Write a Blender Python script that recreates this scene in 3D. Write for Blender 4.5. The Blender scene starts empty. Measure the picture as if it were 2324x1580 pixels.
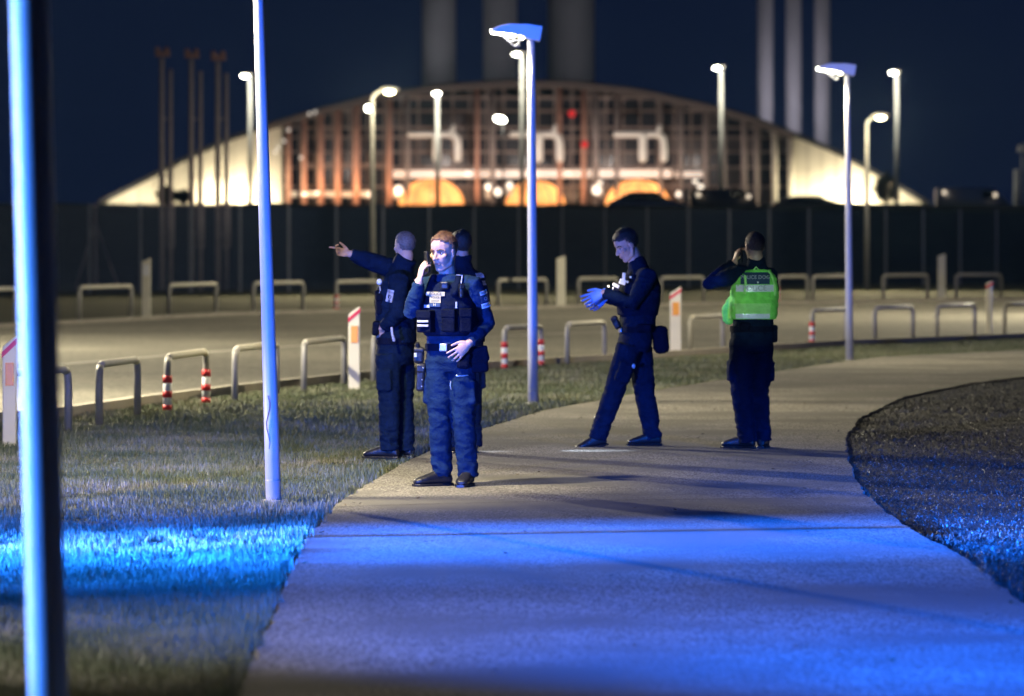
import bpy, bmesh, math, random
import numpy as np
from mathutils import Vector, Matrix, noise
from mathutils.bvhtree import BVHTree

random.seed(7)
RNG = np.random.default_rng(11)
scene = bpy.context.scene
COL = scene.collection

# ------------------------------------------------------------------ camera
F = 9683.6            # focal length in reference-picture units (2324 wide)
CX, HY, CAMZ = 1162.0, 544.0, 1.76
cam_d = bpy.data.cameras.new('camera')
cam = bpy.data.objects.new('camera', cam_d)
COL.objects.link(cam)
cam.location = (0, 0, CAMZ)
cam.rotation_euler = (math.radians(90), 0, 0)
cam_d.sensor_width = 36.0
cam_d.lens = 36.0 * F / 2324.0
cam_d.shift_y = -(790.0 - HY) / 2324.0
cam_d.clip_start = 0.5
cam_d.clip_end = 4000
cam_d.dof.use_dof = True
cam_d.dof.focus_distance = 30.6
cam_d.dof.aperture_fstop = 2.8
scene.camera = cam

# ------------------------------------------------------------------ night sky
world = bpy.data.worlds.new('World')
scene.world = world
world.use_nodes = True
wn = world.node_tree
bg = wn.nodes['Background']
tc = wn.nodes.new('ShaderNodeTexCoord')
sep = wn.nodes.new('ShaderNodeSeparateXYZ')
ramp = wn.nodes.new('ShaderNodeValToRGB')
wn.links.new(tc.outputs['Generated'], sep.inputs[0])
wn.links.new(sep.outputs['Z'], ramp.inputs[0])
ramp.color_ramp.elements[0].position = 0.0
ramp.color_ramp.elements[0].color = (0.0030, 0.0065, 0.025, 1)
ramp.color_ramp.elements[1].position = 0.16
ramp.color_ramp.elements[1].color = (0.0012, 0.0036, 0.0185, 1)
wn.links.new(ramp.outputs[0], bg.inputs['Color'])
bg.inputs['Strength'].default_value = 1.0

scene.view_settings.view_transform = 'Standard'
scene.view_settings.look = 'None'
scene.view_settings.exposure = 0.0
scene.view_settings.gamma = 1.0
scene.view_settings.use_curve_mapping = False
scene.render.engine = 'CYCLES'
cy = scene.cycles
cy.use_denoising = True
cy.max_bounces = 5
cy.diffuse_bounces = 2
cy.glossy_bounces = 2
cy.transmission_bounces = 2
cy.transparent_max_bounces = 8
cy.sample_clamp_indirect = 4.0
cy.use_light_tree = True
cy.caustics_reflective = False
cy.caustics_refractive = False

# ------------------------------------------------------------------ off-frame emergency vehicle lights and added spots
def spot(name, loc, target, power, color, size_deg, blend=0.3, radius=0.1):
    l = bpy.data.lights.new(name, 'SPOT')
    l.energy = power
    l.color = color
    l.spot_size = math.radians(size_deg)
    l.spot_blend = blend
    l.shadow_soft_size = radius
    o = bpy.data.objects.new(name, l)
    COL.objects.link(o)
    o.location = loc
    d = Vector(target) - Vector(loc)
    o.rotation_euler = d.to_track_quat('-Z', 'Y').to_euler()
    return o

def point(name, loc, power, color, radius=0.1, parent=None):
    l = bpy.data.lights.new(name, 'POINT')
    l.energy = power
    l.color = color
    l.shadow_soft_size = radius
    o = bpy.data.objects.new(name, l)
    COL.objects.link(o)
    o.location = loc
    return o

BLUE = (0.008, 0.170, 1.0)
# strong beacon whose beam skims the ground across grass and path
spot('unseen_beacon', (-24.0, 19.8, 2.4), (0.0, 24.9, 0.0), 1150000, (0.010, 0.135, 1.0), 9.6, 1.0, 0.06)
spot('unseen_headlight', (-24.0, 20.2, 1.2), (0.0, 25.2, 0.0), 150000, (0.46, 0.56, 1.0), 5.0, 1.0, 0.05)
spot('unseen_beacon', (-24.0, 19.2, 2.4), (0.0, 24.0, 0.0), 330000, (0.008, 0.150, 1.0), 12.5, 1.0, 0.08)
# wide beacon and a pale headlight of the same vehicle, skimming the path behind the band
point('unseen_beacon', (-24.0, 23.5, 1.2), 1800, BLUE, 0.10)
spot('unseen_headlight', (-24.0, 24.6, 1.5), (0.0, 28.7, 0.0), 42000, (1.0, 0.84, 0.74), 6.4, 1.0, 0.04)
# second vehicle, front-left of the people: low grille lights
spot('unseen_beacon', (-6.6, 17.4, 0.55), (-0.3, 33.0, 1.7), 22000, (0.008, 0.13, 1.0), 35, 0.5, 0.12)
spot('unseen_headlight', (-6.8, 17.7, 0.6), (-0.2, 31.8, 1.5), 950, (1.0, 0.62, 1.0), 30, 0.35, 0.1)
spot('unseen_beacon', (-6.6, 17.4, 0.8), (0.3, 46.3, 2.9), 42000, (0.004, 0.12, 1.0), 9.5, 0.4, 0.1)  # extra beam added to tint the middle lamp post and wing blue
# spots added to light the closest lamp post from its left
spot('unseen_beacon', (-9.0, 12.6, 1.7), (-1.47, 13.2, 1.5), 20000, (0.04, 0.22, 1.0), 26, 0.4, 0.08)
spot('unseen_headlight', (-8.0, 15.6, 1.5), (-1.47, 13.2, 1.5), 3000, (0.84, 0.86, 1.0), 28, 0.4, 0.08)
# added unseen lights: blue on near path and verge, pale on grass and vest
spot('unseen_beacon', (3.6, 13.2, 3.6), (1.1, 20.0, 0.0), 16500, (0.0, 0.120, 1.0), 52, 1.0, 0.25)
spot('unseen_beacon', (8.0, 18.0, 3.0), (5.2, 25.8, 0.0), 50000, (0.004, 0.135, 1.0), 29, 1.0, 0.2)
spot('unseen_headlight', (-7.6, 16.0, 3.4), (-2.7, 18.3, 0.0), 2500, (1.0, 0.90, 0.86), 34, 0.9, 0.1)
spot('unseen_headlight', (0.95, 1.0, 1.1), (2.06, 36.0, 1.26), 15000, (0.66, 1.0, 0.90), 1.45, 0.5, 0.04)

# ------------------------------------------------------------------ helpers
def P(xd, yd, D):
    return Vector(((xd - CX) / F * D, D, CAMZ - (yd - HY) / F * D))

def G(xd, yd):
    D = F * CAMZ / (yd - HY)
    return Vector(((xd - CX) / F * D, D, 0.0))

def new_mesh_obj(name, mesh, m, parent=None, smooth=False, base=None):
    o = bpy.data.objects.new(name, mesh)
    COL.objects.link(o)
    if m is not None:
        if mesh.materials:
            mesh.materials.clear()
        mesh.materials.append(m)
    if smooth:
        mesh.polygons.foreach_set('use_smooth', [True] * len(mesh.polygons))
    if parent is not None:
        o.parent = parent
    return o

def obj(name, bm, m, parent=None, smooth=False, local=False):
    """Links a bmesh given in world coordinates (or local ones) as one mesh object."""
    bmesh.ops.recalc_face_normals(bm, faces=bm.faces)
    if parent is not None and not local:
        bmesh.ops.translate(bm, verts=bm.verts, vec=-root_loc(parent))
    me = bpy.data.meshes.new(name)
    bm.to_mesh(me)
    bm.free()
    return new_mesh_obj(name, me, m, parent, smooth)

def root_loc(o):
    v = Vector((0, 0, 0))
    while o is not None:
        v += Vector(o.location)
        o = o.parent
    return v

def tag(o, label=None, cat=None, group=None, kind=None):
    if label: o['label'] = label
    if cat: o['category'] = cat
    if group: o['group'] = group
    if kind: o['kind'] = kind
    return o

def thing(name, label, cat, loc, group=None):
    o = bpy.data.objects.new(name, None)
    COL.objects.link(o)
    o.location = loc
    o.empty_display_size = 0.2
    return tag(o, label, cat, group)

def copy_tree(o, parent=None):
    c = o.copy()
    COL.objects.link(c)
    if parent is not None:
        c.parent = parent
    for ch in list(o.children):
        copy_tree(ch, c)
    return c

# ---- materials
def mat(name, color, rough=0.7, var=0.15, nscale=6.0, bump=0.0, bscale=40.0, metallic=0.0, spec=0.5, detail=4.0, bdist=0.01):
    m = bpy.data.materials.new(name)
    m.use_nodes = True
    nt = m.node_tree
    b = nt.nodes['Principled BSDF']
    b.inputs['Roughness'].default_value = rough
    b.inputs['Metallic'].default_value = metallic
    b.inputs['Specular IOR Level'].default_value = spec
    tcn = nt.nodes.new('ShaderNodeTexCoord')
    n = nt.nodes.new('ShaderNodeTexNoise')
    n.inputs['Scale'].default_value = nscale
    n.inputs['Detail'].default_value = detail
    nt.links.new(tcn.outputs['Object'], n.inputs['Vector'])
    r = nt.nodes.new('ShaderNodeValToRGB')
    r.color_ramp.elements[0].position = 0.3
    r.color_ramp.elements[1].position = 0.7
    r.color_ramp.elements[0].color = tuple(c * (1 - var) for c in color) + (1,)
    r.color_ramp.elements[1].color = tuple(min(1, c * (1 + var)) for c in color) + (1,)
    nt.links.new(n.outputs['Fac'], r.inputs[0])
    nt.links.new(r.outputs[0], b.inputs['Base Color'])
    if bump > 0:
        n2 = nt.nodes.new('ShaderNodeTexNoise')
        n2.inputs['Scale'].default_value = bscale
        n2.inputs['Detail'].default_value = 3.0
        nt.links.new(tcn.outputs['Object'], n2.inputs['Vector'])
        bp = nt.nodes.new('ShaderNodeBump')
        bp.inputs['Strength'].default_value = bump
        bp.inputs['Distance'].default_value = bdist
        nt.links.new(n2.outputs['Fac'], bp.inputs['Height'])
        nt.links.new(bp.outputs[0], b.inputs['Normal'])
    return m

def emit(name, color, strength, base=(0.8, 0.8, 0.8)):
    m = bpy.data.materials.new(name)
    m.use_nodes = True
    b = m.node_tree.nodes['Principled BSDF']
    b.inputs['Base Color'].default_value = (*base, 1)
    b.inputs['Emission Color'].default_value = (*color, 1)
    b.inputs['Emission Strength'].default_value = strength
    return m

# ---- shape helpers working on a bmesh
def add_ring(bm, pts):
    return [bm.verts.new(p) for p in pts]

def bridge(bm, a, b):
    n = len(a)
    for i in range(n):
        j = (i + 1) % n
        bm.faces.new((a[i], a[j], b[j], b[i]))

def loft(bm, secs, n=16, sq=1.0, cap=True):
    """secs: (centre, half axis a, half axis b); sq<1 squares the section."""
    rings = []
    for c, a, b in secs:
        pts = []
        for i in range(n):
            t = 2 * math.pi * i / n
            ct, st = math.cos(t), math.sin(t)
            if sq != 1.0:
                ct = math.copysign(abs(ct) ** sq, ct)
                st = math.copysign(abs(st) ** sq, st)
            pts.append(c + a * ct + b * st)
        rings.append(add_ring(bm, pts))
    for r0, r1 in zip(rings, rings[1:]):
        bridge(bm, r0, r1)
    if cap:
        bm.faces.new(rings[0][::-1])
        bm.faces.new(rings[-1])
    return rings

def frame(d):
    d = d.normalized()
    up = Vector((0, 0, 1)) if abs(d.z) < 0.9 else Vector((0, 1, 0))
    a = d.cross(up).normalized()
    b = d.cross(a).normalized()
    return a, b

def limb(bm, pts, radii, n=12, round_caps=True):
    pts = [Vector(p) for p in pts]
    secs = []
    L = len(pts)
    tang = []
    for i in range(L):
        if i == 0: t = pts[1] - pts[0]
        elif i == L - 1: t = pts[-1] - pts[-2]
        else: t = (pts[i + 1] - pts[i]).normalized() + (pts[i] - pts[i - 1]).normalized()
        tang.append(t.normalized())
    a0, b0 = frame(tang[0])
    axes = []
    for i in range(L):
        a = a0 - tang[i] * a0.dot(tang[i])
        if a.length < 1e-4: a = frame(tang[i])[0]
        a.normalize()
        b = tang[i].cross(a).normalized()
        axes.append((a, b))
        a0 = a
    if round_caps:
        for k in (0.98, 0.85, 0.5):
            r = radii[0] * math.sqrt(max(0.02, 1 - k * k))
            secs.append((pts[0] - tang[0] * radii[0] * k, axes[0][0] * r, axes[0][1] * r))
    for i in range(L):
        secs.append((pts[i], axes[i][0] * radii[i], axes[i][1] * radii[i]))
    if round_caps:
        for k in (0.5, 0.85, 0.98):
            r = radii[-1] * math.sqrt(max(0.02, 1 - k * k))
            secs.append((pts[-1] + tang[-1] * radii[-1] * k, axes[-1][0] * r, axes[-1][1] * r))
    loft(bm, secs, n)

def ellipsoid(bm, c, ax, ay, az, seg=14, rings=9):
    """ax, ay, az are full vectors of the half axes."""
    c = Vector(c)
    top = bm.verts.new(c + az)
    bot = bm.verts.new(c - az)
    rs = []
    for k in range(1, rings):
        ph = math.pi * k / rings
        z, s = math.cos(ph), math.sin(ph)
        rs.append(add_ring(bm, [c + az * z + ax * (s * math.cos(2 * math.pi * i / seg)) + ay * (s * math.sin(2 * math.pi * i / seg)) for i in range(seg)]))
    for r0, r1 in zip(rs, rs[1:]):
        bridge(bm, r0, r1)
    for i in range(seg):
        j = (i + 1) % seg
        bm.faces.new((top, rs[0][j], rs[0][i]))
        bm.faces.new((bot, rs[-1][i], rs[-1][j]))

def box(bm, c, sx, sy, sz, X=Vector((1, 0, 0)), Y=Vector((0, 1, 0)), Z=Vector((0, 0, 1)), bevel=0.0):
    c = Vector(c)
    tmp = bmesh.new() if bevel > 0 else bm
    v = []
    for k in (-1, 1):
        for (i, j) in ((-1, -1), (1, -1), (1, 1), (-1, 1)):
            v.append(tmp.verts.new(c + X * (i * sx / 2) + Y * (j * sy / 2) + Z * (k * sz / 2)))
    for f in ((3, 2, 1, 0), (4, 5, 6, 7), (0, 1, 5, 4), (1, 2, 6, 5), (2, 3, 7, 6), (3, 0, 4, 7)):
        tmp.faces.new([v[i] for i in f])
    if bevel > 0:
        bmesh.ops.bevel(tmp, geom=list(tmp.edges), offset=bevel, segments=2, affect='EDGES', profile=0.5)
        me = bpy.data.meshes.new('tmp')
        tmp.to_mesh(me)
        tmp.free()
        bm.from_mesh(me)
        bpy.data.meshes.remove(me)

def prism(bm, poly, ext):
    """polygon (list of Vectors) extruded by the vector ext."""
    a = add_ring(bm, [Vector(p) for p in poly])
    b = add_ring(bm, [Vector(p) + ext for p in poly])
    bm.faces.new(a[::-1])
    bm.faces.new(b)
    bridge(bm, a, b)

def tube(bm, p0, p1, r0, r1=None, n=12):
    r1 = r0 if r1 is None else r1
    p0, p1 = Vector(p0), Vector(p1)
    a, b = frame(p1 - p0)
    loft(bm, [(p0, a * r0, b * r0), (p1, a * r1, b * r1)], n)

def B():
    return bmesh.new()

# ------------------------------------------------------------------ materials
M = {}
M['path'] = None
def ground_mat(name, c0, c1, scale, fine, bump, rough=0.9, c2=None, s2=0.35, stretch=1.0):
    m = bpy.data.materials.new(name)
    m.use_nodes = True
    nt = m.node_tree
    b = nt.nodes['Principled BSDF']
    b.inputs['Roughness'].default_value = rough
    b.inputs['Specular IOR Level'].default_value = 0.3
    geo = nt.nodes.new('ShaderNodeNewGeometry')
    def noise_node(s, d=5.0):
        n = nt.nodes.new('ShaderNodeTexNoise')
        n.inputs['Scale'].default_value = s
        n.inputs['Detail'].default_value = d
        nt.links.new(geo.outputs['Position'], n.inputs['Vector'])
        return n
    n1 = noise_node(scale)
    r = nt.nodes.new('ShaderNodeValToRGB')
    r.color_ramp.elements[0].position = 0.32
    r.color_ramp.elements[1].position = 0.68
    r.color_ramp.elements[0].color = (*c0, 1)
    r.color_ramp.elements[1].color = (*c1, 1)
    nt.links.new(n1.outputs['Fac'], r.inputs[0])
    # stone chips in the surface
    v = nt.nodes.new('ShaderNodeTexVoronoi')
    v.inputs['Scale'].default_value = fine
    mp = nt.nodes.new('ShaderNodeMapping')
    mp.inputs['Scale'].default_value = (1.0, stretch, 1.0)
    nt.links.new(geo.outputs['Position'], mp.inputs['Vector'])
    nt.links.new(mp.outputs[0], v.inputs['Vector'])
    mixc = nt.nodes.new('ShaderNodeMix')
    mixc.data_type = 'RGBA'
    mixc.blend_type = 'MULTIPLY'
    mixc.inputs[0].default_value = 0.75
    rr = nt.nodes.new('ShaderNodeValToRGB')
    rr.color_ramp.elements[0].color = (0.30, 0.30, 0.30, 1)
    rr.color_ramp.elements[1].color = (1.6, 1.6, 1.6, 1)
    sepc = nt.nodes.new('ShaderNodeSeparateColor')
    nt.links.new(v.outputs['Color'], sepc.inputs[0])
    nt.links.new(sepc.outputs[0], rr.inputs[0])
    nt.links.new(r.outputs[0], mixc.inputs[6])
    nt.links.new(rr.outputs[0], mixc.inputs[7])
    out = mixc.outputs[2]
    if c2 is not None:
        n3 = noise_node(s2, 3.0)
        r3 = nt.nodes.new('ShaderNodeValToRGB')
        r3.color_ramp.elements[0].position = 0.45
        r3.color_ramp.elements[1].position = 0.62
        mix2 = nt.nodes.new('ShaderNodeMix')
        mix2.data_type = 'RGBA'
        nt.links.new(n3.outputs['Fac'], r3.inputs[0])
        nt.links.new(r3.outputs[0], mix2.inputs[0])
        nt.links.new(out, mix2.inputs[6])
        mix2.inputs[7].default_value = (*c2, 1)
        out = mix2.outputs[2]
    nt.links.new(out, b.inputs['Base Color'])
    bp = nt.nodes.new('ShaderNodeBump')
    bp.inputs['Strength'].default_value = bump
    bp.inputs['Distance'].default_value = 0.012
    nt.links.new(sepc.outputs[1], bp.inputs['Height'])
    nt.links.new(bp.outputs[0], b.inputs['Normal'])
    return m

M['path'] = ground_mat('path_asphalt', (0.17, 0.16, 0.145), (0.235, 0.22, 0.20), 1.2, 105.0, 0.9, 0.9, (0.125, 0.12, 0.11), 0.55, 0.15)
M['road'] = ground_mat('road_asphalt', (0.15, 0.14, 0.115), (0.22, 0.205, 0.165), 0.25, 25.0, 0.6)
M['soil'] = ground_mat('turf_soil', (0.030, 0.034, 0.014), (0.055, 0.058, 0.024), 0.9, 40.0, 1.0)
M['dark_soil'] = ground_mat('dark_soil', (0.016, 0.016, 0.014), (0.035, 0.034, 0.028), 1.5, 45.0, 1.0)
M['bank'] = ground_mat('bank_grass', (0.012, 0.014, 0.009), (0.022, 0.025, 0.014), 0.3, 4.0, 1.0)
M['kerb'] = mat('kerb_concrete', (0.34, 0.31, 0.26), 0.85, 0.15, 2.0, 0.3, 30)
M['line'] = mat('worn_line_paint', (0.42, 0.40, 0.34), 0.8, 0.3, 3.0)
M['white'] = mat('white_plastic', (0.74, 0.70, 0.58), 0.55, 0.06, 3.0)
M['galv'] = mat('galvanised_steel', (0.34, 0.33, 0.31), 0.55, 0.12, 8.0, metallic=0.25)
M['greypaint'] = mat('pale_grey_paint', (0.42, 0.42, 0.43), 0.45, 0.07, 5.0)
M['darkpaint'] = mat('dark_grey_paint', (0.10, 0.10, 0.11), 0.5, 0.1, 5.0)
M['red'] = mat('red_reflector', (0.62, 0.03, 0.035), 0.4, 0.08, 9.0)
M['sleeve_white'] = mat('white_reflector', (0.85, 0.85, 0.88), 0.35, 0.04, 9.0)
M['orange'] = mat('orange_reflector', (0.85, 0.36, 0.02), 0.35, 0.08, 9.0)
M['lampglow'] = emit('lamp_glow', (1.0, 0.90, 0.50), 22)
M['lampglow_cool'] = emit('lamp_glow_cool', (1.0, 0.98, 0.80), 30)

# ------------------------------------------------------------------ ground, path, road
LEFT = [(2600, 300), (2000, 420), (1800, 470), (1580, 540), (1440, 600), (1340, 645), (1230, 690), (1140, 770), (1060, 900), (1010, 1000), (975, 1090), (930, 1240),
        (880, 1520), (830, 1850), (810, 2000), (795, 2324), (790, 3000), (788, 4200)]
RIGHT = [(2600, 3500), (2000, 2950), (1800, 2760), (1580, 2540), (1370, 2324), (1260, 2180), (1190, 2050), (1120, 1960), (1050, 1925), (990, 1920), (950, 1950),
         (900, 2050), (870, 2200), (855, 2324), (848, 2900), (845, 4200)]
ROAD_NEAR = [(-1500, 1040), (-200, 968), (150, 938), (330, 912), (530, 887), (700, 868), (850, 852), (1160, 828), (1520, 806), (1900, 781), (2324, 764), (2900, 748), (4200, 720)]
ROAD_FAR = [(-1500, 775), (-200, 752), (0, 742), (130, 735), (500, 715), (850, 705), (1200, 700), (1640, 690), (2324, 680), (2900, 674), (4200, 664)]

def edge_by_depth(pts):
    a = np.array([[G(x, y).y, G(x, y).x] for y, x in pts])
    return a[np.argsort(a[:, 0])]
LE, RE = edge_by_depth(LEFT), edge_by_depth(RIGHT)
def XL(D): return np.interp(D, LE[:, 0], LE[:, 1])
def XR(D): return np.interp(D, RE[:, 0], RE[:, 1])
RN = np.array([[G(x, y).x, G(x, y).y] for x, y in ROAD_NEAR])
RF = np.array([[G(x, y).x, G(x, y).y] for x, y in ROAD_FAR])
def DN(X): return np.interp(X, RN[:, 0], RN[:, 1])
def DF(X): return np.interp(X, RF[:, 0], RF[:, 1])

def strip_mesh(rows, z):
    """rows: list of lists of (x, y); neighbouring rows are joined."""
    bm = B()
    vs = [[bm.verts.new((x, y, z)) for x, y in r] for r in rows]
    for a, b in zip(vs, vs[1:]):
        for i in range(len(a) - 1):
            bm.faces.new((a[i], a[i + 1], b[i + 1], b[i]))
    return bm

# terrain: flat near the path, a bank behind the fence, a gently rising field beyond it
prof = [(-60, 0), (150, 0), (172, 0), (180, 0.25), (186, 1.0), (193, 2.6), (198, 3.3), (201, 3.42), (204, 3.35), (209, 2.75), (240, 2.9), (330, 4.0), (430, 5.1), (700, 5.3), (1600, 5.3), (3000, 5.3)]
rows = []
bm = B()
xs = [-1500, -400, -150] + [-100 + 1.25 * i for i in range(161)] + [150, 400, 1500]
prev = None
for D, z in prof:
    if D <= 172: D0 = D
    cur = []
    for x in xs:
        w = 0.0
        if 185 < D < 206:
            w = 0.20 * noise.noise(Vector((x * 0.13, D * 0.1, 1.3))) + 0.16 * noise.noise(Vector((x * 0.55, 3.0, D * .2)))
        cur.append(bm.verts.new((x, D, z - 0.03 + w)))
    if prev:
        for i in range(len(cur) - 1):
            bm.faces.new((prev[i], prev[i + 1], cur[i + 1], cur[i]))
    prev = cur
# near part and far part are two pieces of land
near = [f for f in bm.faces if f.calc_center_median().y < 172]
bm2 = bm.copy()
bmesh.ops.delete(bm, geom=[f for f in bm.faces if f.calc_center_median().y > 171], context='FACES')
bmesh.ops.delete(bm2, geom=[f for f in bm2.faces if f.calc_center_median().y < 171], context='FACES')
tag(obj('ground', bm, M['soil']), kind='structure')
tag(obj('embankment', bm2, M['bank'], smooth=True), kind='structure')

def strip_between(name, ds, fl, fr, z, m, skirt=0.05, n=2):
    bm = B()
    rws = []
    for D in ds:
        a, b = float(fl(D)), float(fr(D))
        if name == 'footpath':
            a += .022 * noise.noise(Vector((D * 3.1, .5, 0))) + .014 * noise.noise(Vector((D * 9.0, 2.5, 0)))
            b += .022 * noise.noise(Vector((D * 3.1, 7.5, 0))) + .014 * noise.noise(Vector((D * 9.0, 4.5, 0)))
        ts = [i / (n - 1) for i in range(n)]
        rws.append([bm.verts.new((a - 0.02, D, z - skirt))] + [bm.verts.new((a + (b - a) * t, D, z)) for t in ts] + [bm.verts.new((b + 0.02, D, z - skirt))])
    for a, b in zip(rws, rws[1:]):
        for i in range(len(a) - 1):
            bm.faces.new((a[i], a[i + 1], b[i + 1], b[i]))
    return tag(obj(name, bm, m), kind='structure')

ds = list(np.linspace(7, 40, 420)) + list(np.linspace(40.2, 69.5, 150))
strip_between('footpath', ds, XL, lambda D: max(XR(D), XL(D) + 0.2), 0.0, M['path'], n=6)

bm = B()
xsr = list(np.linspace(-24, 40, 160))
ra = [(bm.verts.new((x, float(DN(x)), -0.012)), bm.verts.new((x, 0.5 * float(DN(x) + DF(x)), -0.012)), bm.verts.new((x, float(DF(x)), -0.012))) for x in xsr]
for a, b in zip(ra, ra[1:]):
    for i in range(2):
        bm.faces.new((a[i], b[i], b[i + 1], a[i + 1]))
tag(obj('road', bm, M['road']), kind='structure')

def ribbon(name, pts, w, z, m, h=0.0):
    """a band of width w along the ground through pts (reference units)."""
    bm = B()
    g = [G(x, y) for x, y in pts]
    # resample
    fine = []
    for a, b in zip(g, g[1:]):
        for k in range(6):
            fine.append(a.lerp(b, k / 6))
    fine.append(g[-1])
    prevr = None
    for i, p in enumerate(fine):
        t = (fine[min(i + 1, len(fine) - 1)] - fine[max(i - 1, 0)]).normalized()
        nrm = Vector((-t.y, t.x, 0))
        if h > 0:
            ring = [p - nrm * w / 2 + Vector((0, 0, z - 0.05)), p - nrm * w / 2 + Vector((0, 0, z + h)), p + nrm * w / 2 + Vector((0, 0, z + h)), p + nrm * w / 2 + Vector((0, 0, z - 0.05))]
        else:
            ring = [p - nrm * w / 2 + Vector((0, 0, z)), p + nrm * w / 2 + Vector((0, 0, z))]
        ring = [bm.verts.new(q) for q in ring]
        if prevr:
            for k in range(len(ring) - 1):
                bm.faces.new((prevr[k], prevr[k + 1], ring[k + 1], ring[k]))
        prevr = ring
    return tag(obj(name, bm, m), kind='structure')
ribbon('kerb', [(x, y + 2) for x, y in ROAD_NEAR if -300 < x < 3000], 0.16, -0.02, M['kerb'], 0.10)
ribbon('road_marking', [(-200, 851), (130, 826), (300, 812), (600, 788), (840, 775), (1100, 764), (1500, 745)], 0.22, -0.008, M['line'])
ribbon('verge_kerb', [(x, y) for x, y in ROAD_FAR if -300 < x < 3000], 0.25, -0.02, M['kerb'], 0.08)
ribbon('pole_shadow_line', [(740, 1152), (1000, 1144), (1400, 1136), (1900, 1131)], 0.018, 0.004, M['dark_soil'])  # dark ribbon painted along the leaning lamp post's cast shadow

# ------------------------------------------------------------------ grass
def grass_material(name, cols, rough=0.55):
    m = bpy.data.materials.new(name)
    m.use_nodes = True
    nt = m.node_tree
    b = nt.nodes['Principled BSDF']
    b.inputs['Roughness'].default_value = rough
    geo = nt.nodes.new('ShaderNodeNewGeometry')
    r = nt.nodes.new('ShaderNodeValToRGB')
    cr = r.color_ramp
    cr.elements[0].position, cr.elements[0].color = 0.0, (*cols[0], 1)
    cr.elements[1].position, cr.elements[1].color = 1.0, (*cols[-1], 1)
    for i, c in enumerate(cols[1:-1], 1):
        e = cr.elements.new(i / (len(cols) - 1))
        e.color = (*c, 1)
    n = nt.nodes.new('ShaderNodeTexNoise')
    n.inputs['Scale'].default_value = 0.8
    n.inputs['Detail'].default_value = 3
    nt.links.new(geo.outputs['Position'], n.inputs['Vector'])
    ad = nt.nodes.new('ShaderNodeMath'); ad.operation = 'MULTIPLY_ADD'
    ad.inputs[1].default_value = 0.55
    sb = nt.nodes.new('ShaderNodeMath'); sb.operation = 'MULTIPLY_ADD'
    sb.inputs[1].default_value = 1.5
    sb.inputs[2].default_value = -0.5
    nt.links.new(n.outputs['Fac'], sb.inputs[0])
    nt.links.new(geo.outputs['Random Per Island'], ad.inputs[0])
    nt.links.new(sb.outputs[0], ad.inputs[2])
    nt.links.new(ad.outputs[0], r.inputs[0])
    nt.links.new(r.outputs[0], b.inputs['Base Color'])
    return m
M['grass'] = grass_material('lawn_grass', [(0.052, 0.072, 0.032), (0.095, 0.125, 0.060), (0.18, 0.195, 0.12), (0.33, 0.31, 0.25)])
M['rough_grass'] = grass_material('rough_ground', [(0.010, 0.012, 0.010), (0.020, 0.023, 0.018), (0.040, 0.042, 0.036), (0.09, 0.09, 0.08)], 0.45)

def blades(name, X, D, H, W, m, lean=0.45, z0=-0.03):
    n = len(X)
    az = RNG.uniform(0, 2 * np.pi, n)
    fx = RNG.uniform(0, 2 * np.pi, n)
    ln = RNG.uniform(0.05, lean, n) * H
    wx, wy = np.cos(az) * W / 2, np.sin(az) * W / 2
    lx, ly = np.cos(fx) * ln, np.sin(fx) * ln
    v = np.zeros((n, 5, 3), np.float32)
    v[:, 0] = np.stack([X - wx, D - wy, np.full(n, z0)], 1)
    v[:, 1] = np.stack([X + wx, D + wy, np.full(n, z0)], 1)
    v[:, 2] = np.stack([X + wx * .8 + lx * .35, D + wy * .8 + ly * .35, z0 + H * .6], 1)
    v[:, 3] = np.stack([X - wx * .8 + lx * .35, D - wy * .8 + ly * .35, z0 + H * .6], 1)
    v[:, 4] = np.stack([X + lx, D + ly, z0 + H], 1)
    base = (np.arange(n) * 5)[:, None]
    quad = base + np.array([[0, 1, 2, 3]])
    tri = base + np.array([[3, 2, 4]])
    me = bpy.data.meshes.new(name)
    me.vertices.add(n * 5)
    me.vertices.foreach_set('co', v.ravel())
    me.loops.add(n * 7)
    li = np.concatenate([quad, tri], 1).ravel().astype(np.int32)
    me.loops.foreach_set('vertex_index', li)
    me.polygons.add(n * 2)
    ls = np.stack([np.arange(n) * 7, np.arange(n) * 7 + 4], 1).ravel().astype(np.int32)
    me.polygons.foreach_set('loop_start', ls)
    me.update(calc_edges=True)
    return new_mesh_obj(name, me, m)

def patch_noise(X, D, s, k):
    return np.sin(X * s + 1.7 * np.sin(D * s * .6 + k)) * np.cos(D * s * .8 + 1.3 * np.sin(X * s * .7 - k))

def sample(n, d0, d1, power):
    u = RNG.uniform(0, 1, n)
    p = 1 - power
    D = (d0 ** p + u * (d1 ** p - d0 ** p)) ** (1 / p)
    half = D * 0.1205 + 1.2
    X = RNG.uniform(-1, 1, n) * half
    return X, D

X, D = sample(1150000, 14.0, 78.0, 1.6)
keep = (X < XL(D) - 0.035 + 0.045 * patch_noise(X, D, 7.0, 1.0) + RNG.normal(0, 0.02, len(X))) & (D < DN(X) - 0.15)
X, D = X[keep], D[keep]
edge = XL(D) - X
Hh = RNG.uniform(0.016, 0.052, len(X)) * (1 + 0.30 * patch_noise(X, D, 1.9, .4) + 0.30 * patch_noise(X, D, 6.1, 2.4)) * (1 + 0.9 * np.exp(-edge / 0.10)) * np.where(D < 21, 1.25, 1.0)
bare = (patch_noise(X, D, 3.3, 5.0) + 0.5 * patch_noise(X, D, 9.0, 1.0)) > 0.95
Hh = np.where(bare, Hh * .4, Hh)
Ww = np.clip(0.0034 * D / 22, 0.0028, 0.02) * RNG.uniform(.7, 1.4, len(X))
tag(blades('grass', X, D, Hh, Ww, M['grass']), kind='stuff')

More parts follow.
